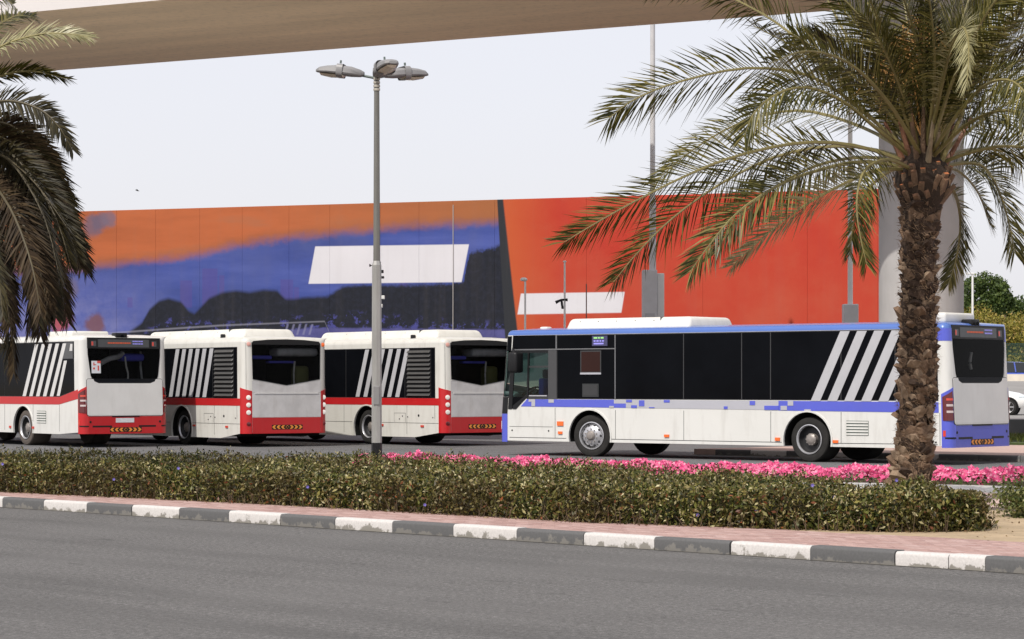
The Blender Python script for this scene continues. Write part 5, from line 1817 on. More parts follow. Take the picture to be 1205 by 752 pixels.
FR = [
    # path, leaf material, lmax, roll, seed
    ([(1078, 185, 0), (1020, 135, -.2), (960, 92, -.5), (883, 80, -.8), (800, 96, -1.0), (745, 118, -1.1), (716, 140, -1.1)], palm_leaf, .52, .25, 1),
    ([(1078, 190, 0), (1030, 150, -.5), (990, 118, -.9), (950, 103, -1.2), (915, 110, -1.4), (888, 132, -1.5), (876, 160, -1.5)], palm_leaf, .46, -.3, 2),
    ([(1080, 195, 0), (1010, 172, -.2), (943, 168, -.4), (869, 183, -.6), (809, 206, -.7), (745, 238, -.8), (697, 265, -.8), (664, 285, -.8)], palm_leaf, .50, .15, 3),
    ([(1080, 200, 0), (1017, 190, -.4), (958, 202, -.8), (913, 220, -1.1), (868, 250, -1.3), (835, 288, -1.4), (812, 320, -1.4)], palm_leaf, .47, .1, 4),
    ([(1080, 190, .2), (1000, 172, .9), (920, 182, 1.5), (850, 215, 1.9), (790, 258, 2.2), (748, 300, 2.3), (722, 332, 2.3)], palm_leaf, .50, -.2, 5),
    ([(1082, 200, .1), (1035, 200, -.5), (990, 218, -.9), (945, 243, -1.1), (902, 276, -1.2), (862, 312, -1.2)], palm_pale, .36, .2, 6),
    ([(1078, 202, -.1), (1046, 188, -.8), (1018, 200, -1.4), (1008, 235, -1.8), (1012, 275, -1.9), (1020, 312, -1.9)], palm_leaf, .34, .4, 7),
    ([(1098, 200, 0), (1132, 192, .3), (1158, 197, .5), (1176, 226, .7), (1187, 262, .8), (1194, 298, .8)], palm_leaf, .45, -.2, 8),
    ([(1100, 195, 0), (1140, 180, -.2), (1185, 172, -.4), (1240, 182, -.5), (1290, 215, -.5), (1320, 260, -.5)], palm_leaf, .46, .1, 9),
    ([(1100, 188, 0), (1135, 158, .3), (1175, 128, .6), (1225, 105, .9), (1280, 110, 1.1), (1330, 140, 1.2)], palm_leaf, .50, .1, 10),
    ([(1080, 180, 0), (1034, 148, .4), (978, 82, 1.0), (918, 30, 1.6), (866, 0, 2.0), (815, -18, 2.3), (770, -15, 2.5)], palm_leaf, .52, .1, 11),
    ([(1085, 175, -.1), (1066, 140, -.4), (1050, 75, -.9), (1024, 0, -1.5), (985, -70, -2.1), (930, -130, -2.6)], palm_leaf, .52, 0, 12),
    ([(1092, 175, 0), (1105, 110, .2), (1125, 20, .6), (1155, -70, 1.0), (1200, -140, 1.4)], palm_leaf, .50, .6, 13),
    ([(1092, 178, -.1), (1104, 120, -.8), (1118, 60, -1.5), (1132, 32, -2.0), (1140, 52, -2.5), (1138, 100, -2.8)], palm_pale, .34, .8, 14),
    ([(1100, 205, .1), (1122, 225, .6), (1130, 258, .9), (1126, 300, 1.0), (1116, 335, 1.0)], palm_leaf, .32, .2, 15),
    ([(1095, 180, 0), (1125, 120, -.4), (1165, 50, -.9), (1215, 0, -1.3), (1275, -25, -1.6), (1330, -20, -1.8)], palm_leaf, .52, .3, 16),
    ([(1088, 172, .2), (1075, 90, .8), (1065, 10, 1.5), (1045, -80, 2.2)], palm_leaf, .50, -.5, 17),
    ([(1080, 178, .1), (1040, 120, .8), (1000, 50, 1.6), (965, -15, 2.3), (930, -60, 2.8)], palm_leaf, .50, .5, 18),
    ([(1078, 186, .1), (1015, 150, 1.0), (940, 130, 1.9), (870, 145, 2.6), (810, 180, 3.0), (770, 215, 3.2)], palm_leaf, .48, .2, 19),
    ([(1078, 195, .1), (1020, 185, .8), (960, 195, 1.5), (905, 225, 2.0), (865, 262, 2.3), (840, 300, 2.3)], palm_leaf, .46, -.1, 20),
    ([(1098, 182, .1), (1140, 140, 1.0), (1190, 90, 1.8), (1245, 60, 2.4), (1300, 60, 2.8)], palm_leaf, .50, -.2, 21),
    ([(1098, 192, 0), (1130, 178, 1.0), (1170, 176, 1.8), (1210, 190, 2.4), (1245, 225, 2.8)], palm_leaf, .46, .1, 22),
    ([(1092, 170, -.2), (1100, 90, -1.0), (1095, 10, -1.8), (1080, -70, -2.6)], palm_leaf, .50, .2, 23),
    ([(1094, 176, 0), (1120, 95, .4), (1160, 15, .9), (1215, -60, 1.3)], palm_leaf, .50, -.5, 24),
    ([(1085, 176, 0), (1060, 100, -.1), (1020, 30, -.3), (970, -20, -.5), (915, -45, -.6)], palm_leaf, .50, .4, 25),
    ([(1096, 180, -.2), (1130, 130, -1.2), (1160, 100, -2.0), (1190, 95, -2.7), (1212, 118, -3.1), (1222, 155, -3.3)], palm_leaf, .46, .3, 26),
    ([(1090, 178, .2), (1098, 120, 1.2), (1110, 50, 2.2), (1130, -20, 3.0)], palm_leaf, .50, 0, 27),
    ([(1084, 182, .1), (1060, 130, 1.4), (1030, 80, 2.5), (990, 45, 3.3), (950, 40, 3.8)], palm_leaf, .50, .2, 28),
    ([(1088, 172, 0), (1090, 100, 0), (1098, 20, .1), (1110, -80, .2)], palm_leaf, .45, 1.2, 29),
    ([(1096, 200, .2), (1125, 200, 1.5), (1150, 225, 2.3), (1165, 265, 2.7)], palm_leaf, .38, .0, 30),
    ([(1078, 200, .2), (1050, 200, 1.4), (1020, 225, 2.2), (1005, 262, 2.6), (1000, 300, 2.7)], palm_leaf, .36, .0, 31),
    ([(1094, 172, .3), (1115, 100, 1.0), (1150, 30, 1.8), (1195, -20, 2.5), (1240, -40, 3.0)], palm_leaf, .52, 0, 61),
    ([(1098, 178, .2), (1135, 115, .7), (1180, 60, 1.2), (1235, 25, 1.6), (1290, 20, 1.9)], palm_leaf, .52, 0, 62),
    ([(1090, 170, -.1), (1085, 80, -.6), (1060, -10, -1.2), (1020, -80, -1.8)], palm_leaf, .52, 0, 63),
    ([(1096, 172, -.3), (1125, 85, -1.2), (1165, 10, -2.1), (1210, -40, -2.8)], palm_leaf, .52, 0, 64),
    ([(1086, 174, .2), (1060, 85, 1.4), (1025, 10, 2.5), (985, -40, 3.4)], palm_leaf, .52, 0, 65),
    ([(1098, 184, -.2), (1140, 145, -1.0), (1185, 130, -1.7), (1228, 150, -2.2), (1255, 200, -2.5)], palm_leaf, .48, 0, 66),
    ([(1094, 174, .1), (1112, 90, .2), (1140, 0, .4), (1180, -80, .6)], palm_leaf, .52, 0, 67),
    ([(1082, 180, -.2), (1045, 120, -1.1), (1000, 75, -1.9), (950, 60, -2.6), (905, 75, -3.1)], palm_leaf, .50, 0, 68),
    ([(1096, 178, .4), (1128, 120, 1.8), (1165, 75, 3.0), (1205, 55, 4.0), (1245, 70, 4.6)], palm_leaf, .50, 0, 69),
    ([(1088, 172, .4), (1080, 100, 1.8), (1072, 30, 3.0), (1060, -30, 3.9)], palm_leaf, .50, 0, 70),
]
for pts, lm_, lx, rl, sd in FR:
    rl2 = (1 if (sd * 7) % 5 < 3 else -1) * (.85 + .45 * ((sd * 13) % 7) / 6) if lm_ is palm_leaf else (1.0 if sd == 6 else rl)
    o = frond(loc(pf(pts), PB), root, lm_, nl=106 if len(pts) > 5 else 94, lmax=lx * 1.38, roll=rl2, seed=sd, width=.0185, r0=.024, droop=.10 + .10 * (sd % 3) / 2, vee=.30)
for k in range(16):          # the close-packed young fronds of the heart
    a = k * 2.399; el = R(rng.uniform(52, 82)); ln_ = rng.uniform(2.2, 3.0)
    h_ = Vector((math.cos(a), math.sin(a), 0)); P_ = []
    for q in range(6):
        t = q / 5
        P_.append(NECK + Vector((0, 0, .2)) + h_ * (math.cos(el) * ln_ * t + .5 * t * t) + Vector((0, 0, math.sin(el) * ln_ * t - .5 * t * t)))
    frond(P_, root, palm_leaf if k % 3 else palm_dark, nl=92, lmax=.60, roll=rng.uniform(-1.2, 1.2), seed=400 + k, width=.0185, r0=.022, droop=.12, vee=.3)
# hanging leafless fruit stalks
m_fruit = mat('fruit_stalk', (.34, .17, .045), .7, var=.25, vs=8)
for j, (x0, y0) in enumerate(((1062, 45), (1046, 95), (1085, 20), (1070, 80), (1035, 75), (1120, 40))):
    mb = MB()
    a = at(1086, 165, PBY - .2) - Vector(PB); b_ = at(x0, y0, PBY + (-.5, .2, -.3, .5, -.1, .4)[j]) - Vector(PB)
    mb.tube(cat_rom([a, a.lerp(b_, .5) + Vector((0, 0, .12)), b_], 8), .013, 5)
    for k in range(70):
        p0 = a.lerp(b_, rng.uniform(.78, 1.0)); d = Vector((rng.gauss(0, .14), rng.gauss(0, .12), rng.gauss(-.02, .14)))
        mb.tube([p0, p0 + d * .6, p0 + d + Vector((0, 0, -.07))], [.005, .005, .007], 4, caps=False)
    mb.build('fruit_stalk', m_fruit, root, smooth=False)
# reddish feet of the fronds, packed round the heart
for k in range(26):
    a = k * 2.399; t = k / 26
    rr = .25 * (1 - .55 * t)
    mb = MB()
    p0 = NECK + Vector((math.cos(a) * rr, math.sin(a) * rr, .14 + .22 * t))
    d = Vector((math.cos(a) * (.42 - .30 * t), math.sin(a) * (.42 - .30 * t), .75))
    mb.tube([p0, p0 + d * .28, p0 + d * rng.uniform(.6, 1.0)], [.045, .034, .020], 6)
    mb.build('frond_foot', (m_petred, m_petiole, m_pettan, m_boot)[k % 4], root)

# the palm at the left edge, its trunk outside the frame
LY = 37.0
c_ = at(-62, 560, LY); LB = (c_.x, LY, .10)
c_ = at(-66, 190, LY); LT = Vector((c_.x, LY, c_.z))
rootl, trl, tpl, tradl, axl = palm('date_palm', LB, LT, 'date palm at the left edge, only its dark drooping fronds in view')
mb = MB(); mb.lathe([(.20, -.35), (.30, -.2), (.36, -.02), (.36, .12), (.28, .35), (.12, .7)], 20, Matrix.Translation(axl)); mb.build('neck', m_core, trl)
mb = MB()
for i in range(26):
    for j in range(9):
        a = 2 * math.pi * (j + (i % 2) * .5) / 9
        c = tpl[0].lerp(tpl[-1], .04 + .9 * i / 26)
        M_ = Matrix.Translation(c + Vector((math.cos(a), math.sin(a), 0)) * .19) @ Matrix.Rotation(a - math.pi / 2, 4, 'Z')
        for bmx in (BM[0],):
            mb.add([M_ @ v.co for v in bmx.vertices], [tuple(p.vertices) for p in bmx.polygons])
mb.build('leaf_bases', m_boot, trl, smooth=False, kind='stuff')
FL = [
    ([(-66, 150, 0), (-40, 90, -.3), (0, 56, -.6), (45, 41, -.8), (80, 40, -.9), (104, 44, -.9)], palm_pale, .36, .2, 41),
    ([(-66, 155, 0), (-35, 108, .3), (5, 88, .5), (40, 84, .6), (80, 93, .6)], palm_leaf, .30, .1, 42),
    ([(-66, 165, 0), (-30, 130, -.3), (8, 119, -.6), (45, 128, -.8), (68, 148, -.9), (85, 176, -.9)], palm_dark, .34, .1, 43),
    ([(-66, 175, 0), (-25, 162, .2), (15, 172, .4), (52, 208, .5), (82, 255, .6), (103, 322, .6)], palm_dark, .42, .1, 44),
    ([(-66, 178, 0), (-20, 175, -.4), (20, 190, -.7), (55, 228, -.9), (85, 275, -1.0), (101, 312, -1.0)], palm_dark, .40, -.1, 45),
    ([(-66, 182, 0), (-20, 190, .5), (20, 222, .9), (50, 270, 1.1), (70, 325, 1.2), (80, 380, 1.2)], palm_dead, .42, 0, 46),
    ([(-66, 186, 0), (-30, 200, -.3), (5, 240, -.5), (32, 295, -.7), (45, 350, -.8), (48, 395, -.8)], palm_dead, .40, .2, 47),
    ([(-66, 190, 0), (-35, 220, .2), (-8, 280, .4), (8, 345, .5), (15, 400, .6), (16, 438, .6)], palm_dead, .36, -.2, 48),
    ([(-66, 170, 0), (-28, 150, .6), (12, 152, 1.1), (48, 182, 1.5), (74, 225, 1.7), (92, 280, 1.8)], palm_dark, .42, .2, 49),
    ([(-66, 188, 0), (-40, 215, -.8), (-12, 265, -1.3), (8, 325, -1.6), (18, 380, -1.7)], palm_dead, .38, .1, 50),
    ([(-66, 180, 0), (-30, 185, 1.0), (5, 220, 1.8), (30, 270, 2.2), (48, 335, 2.4), (55, 385, 2.4)], palm_dead, .42, -.2, 51),
    ([(-70, 150, 0), (-70, 60, .2), (-50, -30, .4), (-10, -90, .6)], palm_leaf, .46, .2, 52),
    ([(-70, 150, 0), (-90, 60, -.2), (-130, -20, -.4), (-190, -60, -.6)], palm_leaf, .46, .2, 53),
    ([(-70, 160, 0), (-120, 110, -.2), (-190, 90, -.4), (-260, 120, -.6), (-310, 190, -.6)], palm_leaf, .46, .2, 54),
    ([(-70, 170, 0), (-130, 165, .4), (-190, 195, .8), (-230, 260, 1.0)], palm_dark, .42, .2, 55),
    ([(-66, 150, .1), (-50, 90, 1.2), (-20, 45, 2.2), (15, 20, 3.0), (40, 20, 3.4)], palm_leaf, .40, .2, 56),
    ([(-66, 150, -.1), (-60, 80, -1.2), (-40, 20, -2.2), (-10, -10, -3.0), (15, 5, -3.6)], palm_leaf, .40, .2, 57),
    ([(-66, 192, 0), (-50, 240, -.4), (-30, 310, -.7), (-14, 380, -.8), (-8, 430, -.8)], palm_dead, .36, .1, 58),
    ([(-66, 176, 0), (-26, 168, -.7), (14, 182, -1.3), (46, 220, -1.7), (68, 262, -1.9), (84, 315, -2.0)], palm_dark, .42, -.1, 59),
    ([(-66, 184, 0), (-24, 196, .1), (14, 232, .1), (40, 282, .1), (58, 335, .1), (66, 372, .1)], palm_dark, .40, .1, 60),
    ([(-66, 182, 0), (-20, 200, -.9), (15, 240, -1.5), (38, 290, -1.8), (50, 330, -1.9), (56, 360, -2.0)], palm_dead, .40, -.3, 61),
]
dense = []
for pts, lm_, lx, rl, sd in FL:
    if sd in (44, 45, 46, 47, 48, 49, 50, 51, 59, 60, 61):
        for q in range(2):
            dx, dy, dz = rng.uniform(-16, -2), rng.uniform(-16, 14), rng.uniform(-.9, .9)
            n_ = len(pts) - 1
            dense.append(([(x + dx * i / n_, y + dy * i / n_, d + dz * i / n_) for i, (x, y, d) in enumerate(pts)], (palm_dark, palm_dead)[q], lx * .95, rl, sd + 100 + 50 * q))
FL += dense
LCR = axl + Vector((0, 0, .1))
for k in range(22):  # out-of-view fronds added to thicken the palm's shadow on the hedge
    a = R(75 + 235 * k / 21 + rng.uniform(-6, 6)); el = R(rng.uniform(5, 70)); ln_ = rng.uniform(2.8, 3.6)
    h_ = Vector((math.cos(a), math.sin(a), 0)); P_ = []
    for q in range(6):
        t = q / 5
        P_.append(LCR + h_ * (math.cos(el) * ln_ * t + .35 * t) + Vector((0, 0, math.sin(el) * ln_ * t - 1.9 * t * t)))
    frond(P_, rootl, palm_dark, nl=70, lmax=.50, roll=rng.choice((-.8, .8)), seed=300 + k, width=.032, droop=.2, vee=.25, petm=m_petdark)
for pts, lm_, lx, rl, sd in FL:
    rl2 = (1 if (sd * 7) % 5 < 3 else -1) * (.6 + .5 * ((sd * 13) % 7) / 6)
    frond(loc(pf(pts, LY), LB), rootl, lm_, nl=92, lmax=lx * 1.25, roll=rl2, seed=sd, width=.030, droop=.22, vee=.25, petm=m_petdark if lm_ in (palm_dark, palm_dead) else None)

# ------------------------------------------------------------------ street lamp
m_poleshade = mat('shaded_pole', (.17, .165, .15), .5, metal=.3, var=.15, vs=2.0, stretch=(6, 6, .6))  # upper pole: its shaded look is put into a darker colour
m_pole = mat('galvanised_pole', (.36, .355, .34), .42, metal=.35, var=.12, vs=2.0, stretch=(6, 6, .6), dirt=.2)
m_housing = mat('lamp_housing', (.23, .225, .225), .5, metal=.2, var=.08)
m_lampglass = mat('lamp_glass', (.62, .55, .42), .25, coat=.3)
m_arm = mat('lamp_arm', (.10, .13, .12), .5)
LP = at(443.3, 560, 42.0); LX, LYY = LP.x, 42.0
lt = CAM_H - (86 - HOR) / F_PX * 42.0
lamp = empty('street_lamp', (LX, LYY, .1), label='tall grey street lamp with three lamp heads standing behind the hedge', cat='street lamp')
mb = MB(); mb.tube([(0, 0, 0), (0, 0, 3.55)], [.088, .079], 8); mb.tube([(0, 0, 3.55), (0, 0, 3.62)], [.079, .058], 8, caps=False); mb.tube([(0, 0, 3.62), (0, 0, lt - .1)], [.058, .044], 8, mi=1)
pole = mb.build('pole', [m_pole, m_poleshade], lamp, angle=25)
mb = MB(); mb.tube([(0, 0, 0), (0, 0, CAM_H - (521 - HOR) / F_PX * 42 - .1)], [.093, .090], 8); mb.build('pole_base', m_blk, pole, angle=25)
mb = MB(); mb.rbox((0, -.078, 1.35), (.10, .03, .32), .008, 1); mb.build('service_door', m_housing, pole)
mb = MB()
for k in range(4): mb.lathe([(.056, 0), (.058, .02), (.056, .04)], 12, Matrix.Translation((0, 0, lt - .30 + k * .06 - .1)))
mb.build('collar', mat('collar_bands', (.45, .42, .36), .5, metal=.3), pole)


def lamp_head(ang, reach, dz, tilt):
    """cobra-head luminaire pointing along ang"""
    p = empty('lamp_head', (0, 0, lt - .1 + dz), ang); p.parent = lamp
    T_ = Matrix.Rotation(-tilt, 4, 'Y')
    secs = [(0, .05, .05, 0), (.06, .10, .09, -.01), (.22, .155, .125, -.005), (.42, .165, .13, .0), (.45, .165, .13, .0), (.62, .155, .105, -.0), (.76, .125, .075, -.005), (.82, .07, .035, -.01)]
    mb = MB(); nn = 12
    vs = []
    for x, hw, h_, zc in secs:
        for k in range(nn):
            a = 2 * math.pi * k / nn
            cy, cz = math.cos(a), math.sin(a)
            cy = math.copysign(abs(cy) ** .55, cy); cz = math.copysign(abs(cz) ** .8, cz)
            zz = zc + cz * (h_ if cz > 0 else h_ * .35)
            vs.append(T_ @ Vector((reach + x, cy * hw, zz)))
    fs = [(i * nn + k, i * nn + (k + 1) % nn, (i + 1) * nn + (k + 1) % nn, (i + 1) * nn + k) for i in range(len(secs) - 1) for k in range(nn)]
    fs += [tuple(range(nn))[::-1], tuple((len(secs) - 1) * nn + k for k in range(nn))]
    mb.add(vs, fs); mb.build('housing', m_housing, p, angle=28)
    mb = MB()
    vs = []
    for x, hw, h_ in ((.33, .13, -.03), (.36, .14, -.075), (.56, .135, -.085), (.74, .09, -.06), (.77, .06, -.02)):
        vs.append([T_ @ Vector((reach + x, y * hw, -.01 + h_ * (1 - .55 * abs(y) ** 2))) for y in (-1, -.6, 0, .6, 1)])
    fl = [q for r_ in vs for q in r_]
    mb.add(fl, [(i * 5 + k, i * 5 + k + 1, (i + 1) * 5 + k + 1, (i + 1) * 5 + k) for i in range(4) for k in range(4)])
    mb.build('glass', m_lampglass, p, recalc=False)
    mb = MB(); mb.rbox(T_ @ Vector((reach + .40, 0, .03)), (.035, .35, .225), .07, 3, rot=T_.to_3x3()); mb.build('clasp', m_housing, p)
    mb = MB(); mb.tube([T_ @ Vector((reach + .42, 0, .16)), T_ @ Vector((reach + .42, 0, .21))], .018, 6); mb.build('sensor', m_arm, p)
    mb = MB(); mb.tube([(0, 0, -.04), (reach + .08, 0, T_.to_3x3().row[2][0] * reach)], .022, 8); mb.build('arm', m_arm, p)
    return p


lamp_head(R(172), .22, -.05, R(6))
lamp_head(R(-68), .02, -.06, R(10))
lamp_head(R(28), .12, -.04, R(4))

# ------------------------------------------------------------------ poles in the yard
def simple_pole(name, px, ytop, ybase, Y, r0, r1, m, label, n=10, cat='pole'):
    c = at(px, 460, Y)
    zt_ = CAM_H - (ytop - HOR) / F_PX * Y
    root = empty(name, (c.x, Y, 0), label=label, cat=cat)
    mb = MB(); mb.tube([(0, 0, 0), (0, 0, zt_)], [r0, r1], n); mb.build('pole', m, root)
    return root, zt_


m_palepole = mat('pale_pole', (.66, .66, .65), .5, var=.06)
m_greypole = mat('grey_mast', (.52, .52, .54), .6, metal=.0, var=.1, vs=2)
r_, zt_ = simple_pole('mast', 768, -60, 380, 78, .095, .075, m_greypole, 'tall grey mast with a stepped steel base box, left of the palm fronds', cat='mast')
zb = CAM_H - (318 - HOR) / F_PX * 78
mb = MB(); mb.rbox((-.10, 0, zb / 2), (.46, .5, zb), .015, 1); b_ = mb.build('base_box', m_greypole, r_)
mb = MB(); mb.rbox((.245, .05, zb / 2 - .05), (.22, .4, zb - .1), .015, 1); mb.build('side_box', m_palepole, r_)
mb = MB(); mb.rbox((-.10, -.256, 2.9), (.30, .02, 1.9), .004, 1); mb.build('hatch', mat('mast_hatch', (.40, .40, .42), .5), b_)
mb = MB(); mb.tube([(0, 0, zb), (0, 0, zb + 2.2)], .11, 10); mb.build('sleeve', m_greypole, r_)
r_, zt_ = simple_pole('mast', 1000.5, 60, 380, 74, .085, .065, m_palepole, 'slim pale mast with a grey base box, nearest to the round column', cat='mast')
zb = CAM_H - (358 - HOR) / F_PX * 74
mb = MB(); mb.rbox((0, 0, zb / 2), (.44, .44, zb), .02, 1); mb.build('base_box', m_greypole, r_)
r_, zt_ = simple_pole('post', 618, 331, 390, 74, .035, .03, m_palepole, 'short thin grey post with a round white cap before the red wall', cat='post')
mb = MB(); mb.lathe([(.03, 0), (.10, .02), (.11, .06), (.06, .11)], 14, Matrix.Translation((-.04, 0, zt_))); mb.build('cap', m_palepole, r_)
r_, zt_ = simple_pole('post', 664.5, 309, 390, 74, .045, .028, m_palepole, 'thin grey post carrying a black camera bracket before the red wall', cat='post')
zc = CAM_H - (354 - HOR) / F_PX * 74
mb = MB(); mb.tube([(-.27, 0, zc - .05), (-.1, 0, zc + .03), (.09, 0, zc + .03)], [.05, .03, .045], 8); mb.tube([(-.10, 0, zc + .03), (-.06, 0, zc - .24)], .035, 8); mb.build('camera_bracket', m_blk, r_)
mb = MB(); mb.lathe([(.02, 0), (.06, .02), (.03, .06)], 10, Matrix.Translation((0, 0, zt_))); mb.build('cap', m_palepole, r_)
r_, zt_ = simple_pole('post', 690, 334, 390, 76, .018, .018, mat('thin_post', (.16, .08, .07), .6), 'hair thin dark post before the small white patch of the wall', cat='post')
r_, zt_ = simple_pole('camera_pole', 444.8, 305, 400, 62, .05, .04, m_greypole, 'slim camera pole hidden behind the street lamp, its boxes showing beside it', cat='pole')
for (x, y, w_, h_, mm) in ((447.6, 309, .03, .05, m_blk), (449.6, 319.6, .08, .08, m_blk), (450, 326.5, .09, .06, m_blk), (435.5, 312.5, .03, .07, m_blk), (451, 350, .08, .09, m_white), (449, 360, .06, .09, m_white)):
    c = at(x, y, 62)
    mb = MB(); mb.rbox((c.x - r_.location.x, -.04, c.z), (w_, .14, h_), .01, 1)
    mb.tube([(0, 0, c.z), (c.x - r_.location.x, -.02, c.z)], .012, 6)
    mb.build('camera_box', mm, r_)
r_, zt_ = simple_pole('lamp_post', 1144.5, 322, 400, 110, .06, .045, m_palepole, 'thin pale post standing in front of the trees at right', cat='post')
mb = MB(); mb.rbox((-.1, 0, zt_), (.36, .14, .08), .02, 2); mb.build('cap', m_palepole, r_)

# ------------------------------------------------------------------ cars beyond the island
m_carw = mat('car_white', (.76, .76, .75), .25, coat=.6, var=.02)
m_carb = mat('car_blue', (.06, .10, .42), .25, coat=.6, var=.02)
m_cargl = mat('car_glass', (.015, .018, .022), .08, spec=.5)
m_hlight = mat('headlight', (.62, .68, .72), .12, coat=.6)


def car(name, loc_, rz, m, label, L=4.5, W=1.8, H=1.48):
    root = empty(name, loc_, rz, label=label, cat='car', group='cars on the back road')
    # lower body: rings of cross-sections along the length, x to the front
    st = [(-2.22, .55, .62, .80), (-2.15, .36, .95, .84), (-1.75, .26, 1.02, .90), (-.9, .24, .98, .92), (.5, .24, .97, .92), (1.1, .26, .96, .91), (1.75, .28, .84, .88), (2.1, .34, .70, .80), (2.24, .45, .55, .66)]
    mb = MB(); vs = []
    ring = lambda x, z0, z1, hw: [(x, -hw * .92, z0), (x, -hw, z0 + .12), (x, -hw, (z0 + z1) / 2 + .08), (x, -hw * .93, z1 - .05), (x, -hw * .80, z1), (x, 0, z1 + .03), (x, hw * .80, z1), (x, hw * .93, z1 - .05), (x, hw, (z0 + z1) / 2 + .08), (x, hw, z0 + .12), (x, hw * .92, z0)]
    k = 11
    for s_ in st: vs += ring(*s_)
    n = len(st)
    mb.add(vs, [(i * k + j, i * k + (j + 1) % k, (i + 1) * k + (j + 1) % k, (i + 1) * k + j) for i in range(n - 1) for j in range(k)] + [tuple(range(k))[::-1], tuple((n - 1) * k + j for j in range(k))])
    mb.build('body', m, root, angle=40)
    cab = [(-1.95, .98, .72), (-1.35, 1.40, .60), (-.6, H, .60), (.15, H - .02, .60), (.55, 1.36, .60), (1.15, .97, .74)]
    mb = MB(); vs = []
    for x, z, hw in cab: vs += [(x, -hw, z), (x, 0, z + .03), (x, hw, z), (x, .82, .96), (x, -.82, .96)]
    mb.add(vs, [(i * 5 + j, i * 5 + (j + 1) % 5, (i + 1) * 5 + (j + 1) % 5, (i + 1) * 5 + j) for i in range(5) for j in range(5)])
    mb.build('cabin_glass', m_cargl, root, angle=30)
    mb = MB(); vs = []
    for x, z, hw in cab[1:5]: vs += [(x, -hw - .01, z + .005), (x, 0, z + .045), (x, hw + .01, z + .005)]
    mb.add(vs, [(i * 3 + j, i * 3 + j + 1, (i + 1) * 3 + j + 1, (i + 1) * 3 + j) for i in range(3) for j in range(2)])
    mb.build('roof', m, root, recalc=False)
    mb = MB()
    for sg in (-1, 1):
        for (x0, z0, x1, z1) in ((1.12, .98, .50, 1.37), (-.15, .97, -.22, 1.47), (-1.2, .99, -1.15, 1.42), (-1.9, 1.0, -1.35, 1.40)):
            mb.tube([(x0, sg * .83, z0), (x1, sg * .62, z1)], .035, 6)
    mb.build('window_pillar', m, root)
    for sg in (-1, 1):
        for x in (-1.33, 1.38):
            Mx = Matrix.Translation((x, sg * .80, .32)) @ Matrix.Rotation(R(90) * -sg, 4, 'X')
            mb = MB(); mb.lathe([(.34, -.10), (.385, -.06), (.40, .0), (.385, .1), (.30, .122)], 24, Mx); ho = mb.build('wheel_arch', m_under, root)
            mb = MB(); mb.lathe([(.2, -.1), (.31, -.09), (.325, .06), (.30, .125), (.22, .13)], 24, Mx); t_ = mb.build('wheel', m_tyre, root)
            mb = MB(); mb.lathe([(.21, .10), (.215, .135), (.19, .12), (.06, .11), (.04, .13)], 20, Mx)
            for q in range(5):
                a = q * 2 * math.pi / 5
                mb.box(Mx @ Vector((.12 * math.cos(a), .12 * math.sin(a), .122)), (.16, .05, .02), rot=(Mx.to_3x3() @ Matrix.Rotation(a, 3, 'Z')))
            mb.build('rim', m_rim, t_)
        mb = MB(); mb.rbox((1.93, sg * .66, .70), (.50, .26, .15), .05, 3, rz=-sg * .42); mb.build('headlight', m_hlight, root)
        mb = MB(); mb.rbox((-2.05, sg * .66, .82), (.25, .28, .16), .05, 2, rz=sg * .3); mb.build('tail_lamp', m_lampred, root)
        mb = MB(); mb.rbox((.75, sg * .97, 1.03), (.14, .2, .13), .04, 2); mb.build('mirror', m, root)
    mb = MB(); mb.rbox((2.21, 0, .42), (.12, 1.2, .16), .04, 2); mb.build('grille', m_blk, root)
    return root


cw = at(1192, 470, 97.0)
car('car', (cw.x - 1.38, 97.8, .425), R(-14), m_carw, 'white car half hidden behind the blue bus tail')
cb = at(1196, 436, 128.0)
car('car', (cb.x + .2, 128.6, 1.27), R(-8), m_carb, 'blue car beyond the pale road barrier at the right edge')

# ------------------------------------------------------------------ trees and green bank at the right
def tree(name, base, h, crown_r, n, size, m, label, trunk_h=.4, seed=0, cat='tree', group=None, flat=.75, clumps=22):
    r = np.random.default_rng(seed)
    root = empty(name, base, label=label, cat=cat, group=group)
    mb = MB()
    mb.tube([(0, 0, -.3), (0, 0, h * trunk_h), (.05 * h, 0, h * .8)], [.05 * h * .6, .032 * h, .012 * h], 8)
    cs = r.normal(size=(clumps, 3)); cs /= np.linalg.norm(cs, axis=1)[:, None]
    cs *= r.uniform(.45, 1.0, (clumps, 1))
    cc = np.c_[cs[:, 0] * crown_r, cs[:, 1] * crown_r, h - crown_r * flat + cs[:, 2] * crown_r * flat * .9]
    for k in range(9):
        mb.tube([(0, 0, h * trunk_h * .9), tuple(cc[k] * .55 + np.array([0, 0, h * .2])), tuple(cc[k])], [.02 * h, .012 * h, .004 * h], 5)
    mb.build('trunk', m_twig, root)
    rad = r.uniform(.20, .42, clumps) * crown_r
    i = r.integers(0, clumps, n)
    d = r.normal(size=(n, 3)); d /= np.linalg.norm(d, axis=1)[:, None]
    P = cc[i] + d * (rad[i] * r.uniform(.35, 1.1, n) ** .6)[:, None]
    v, q = leaf_cloud(P, size, up=.4, aspect=.6)
    link('crown', np_mesh(name + '_crown', v, q, m), root, kind='stuff')
    return root


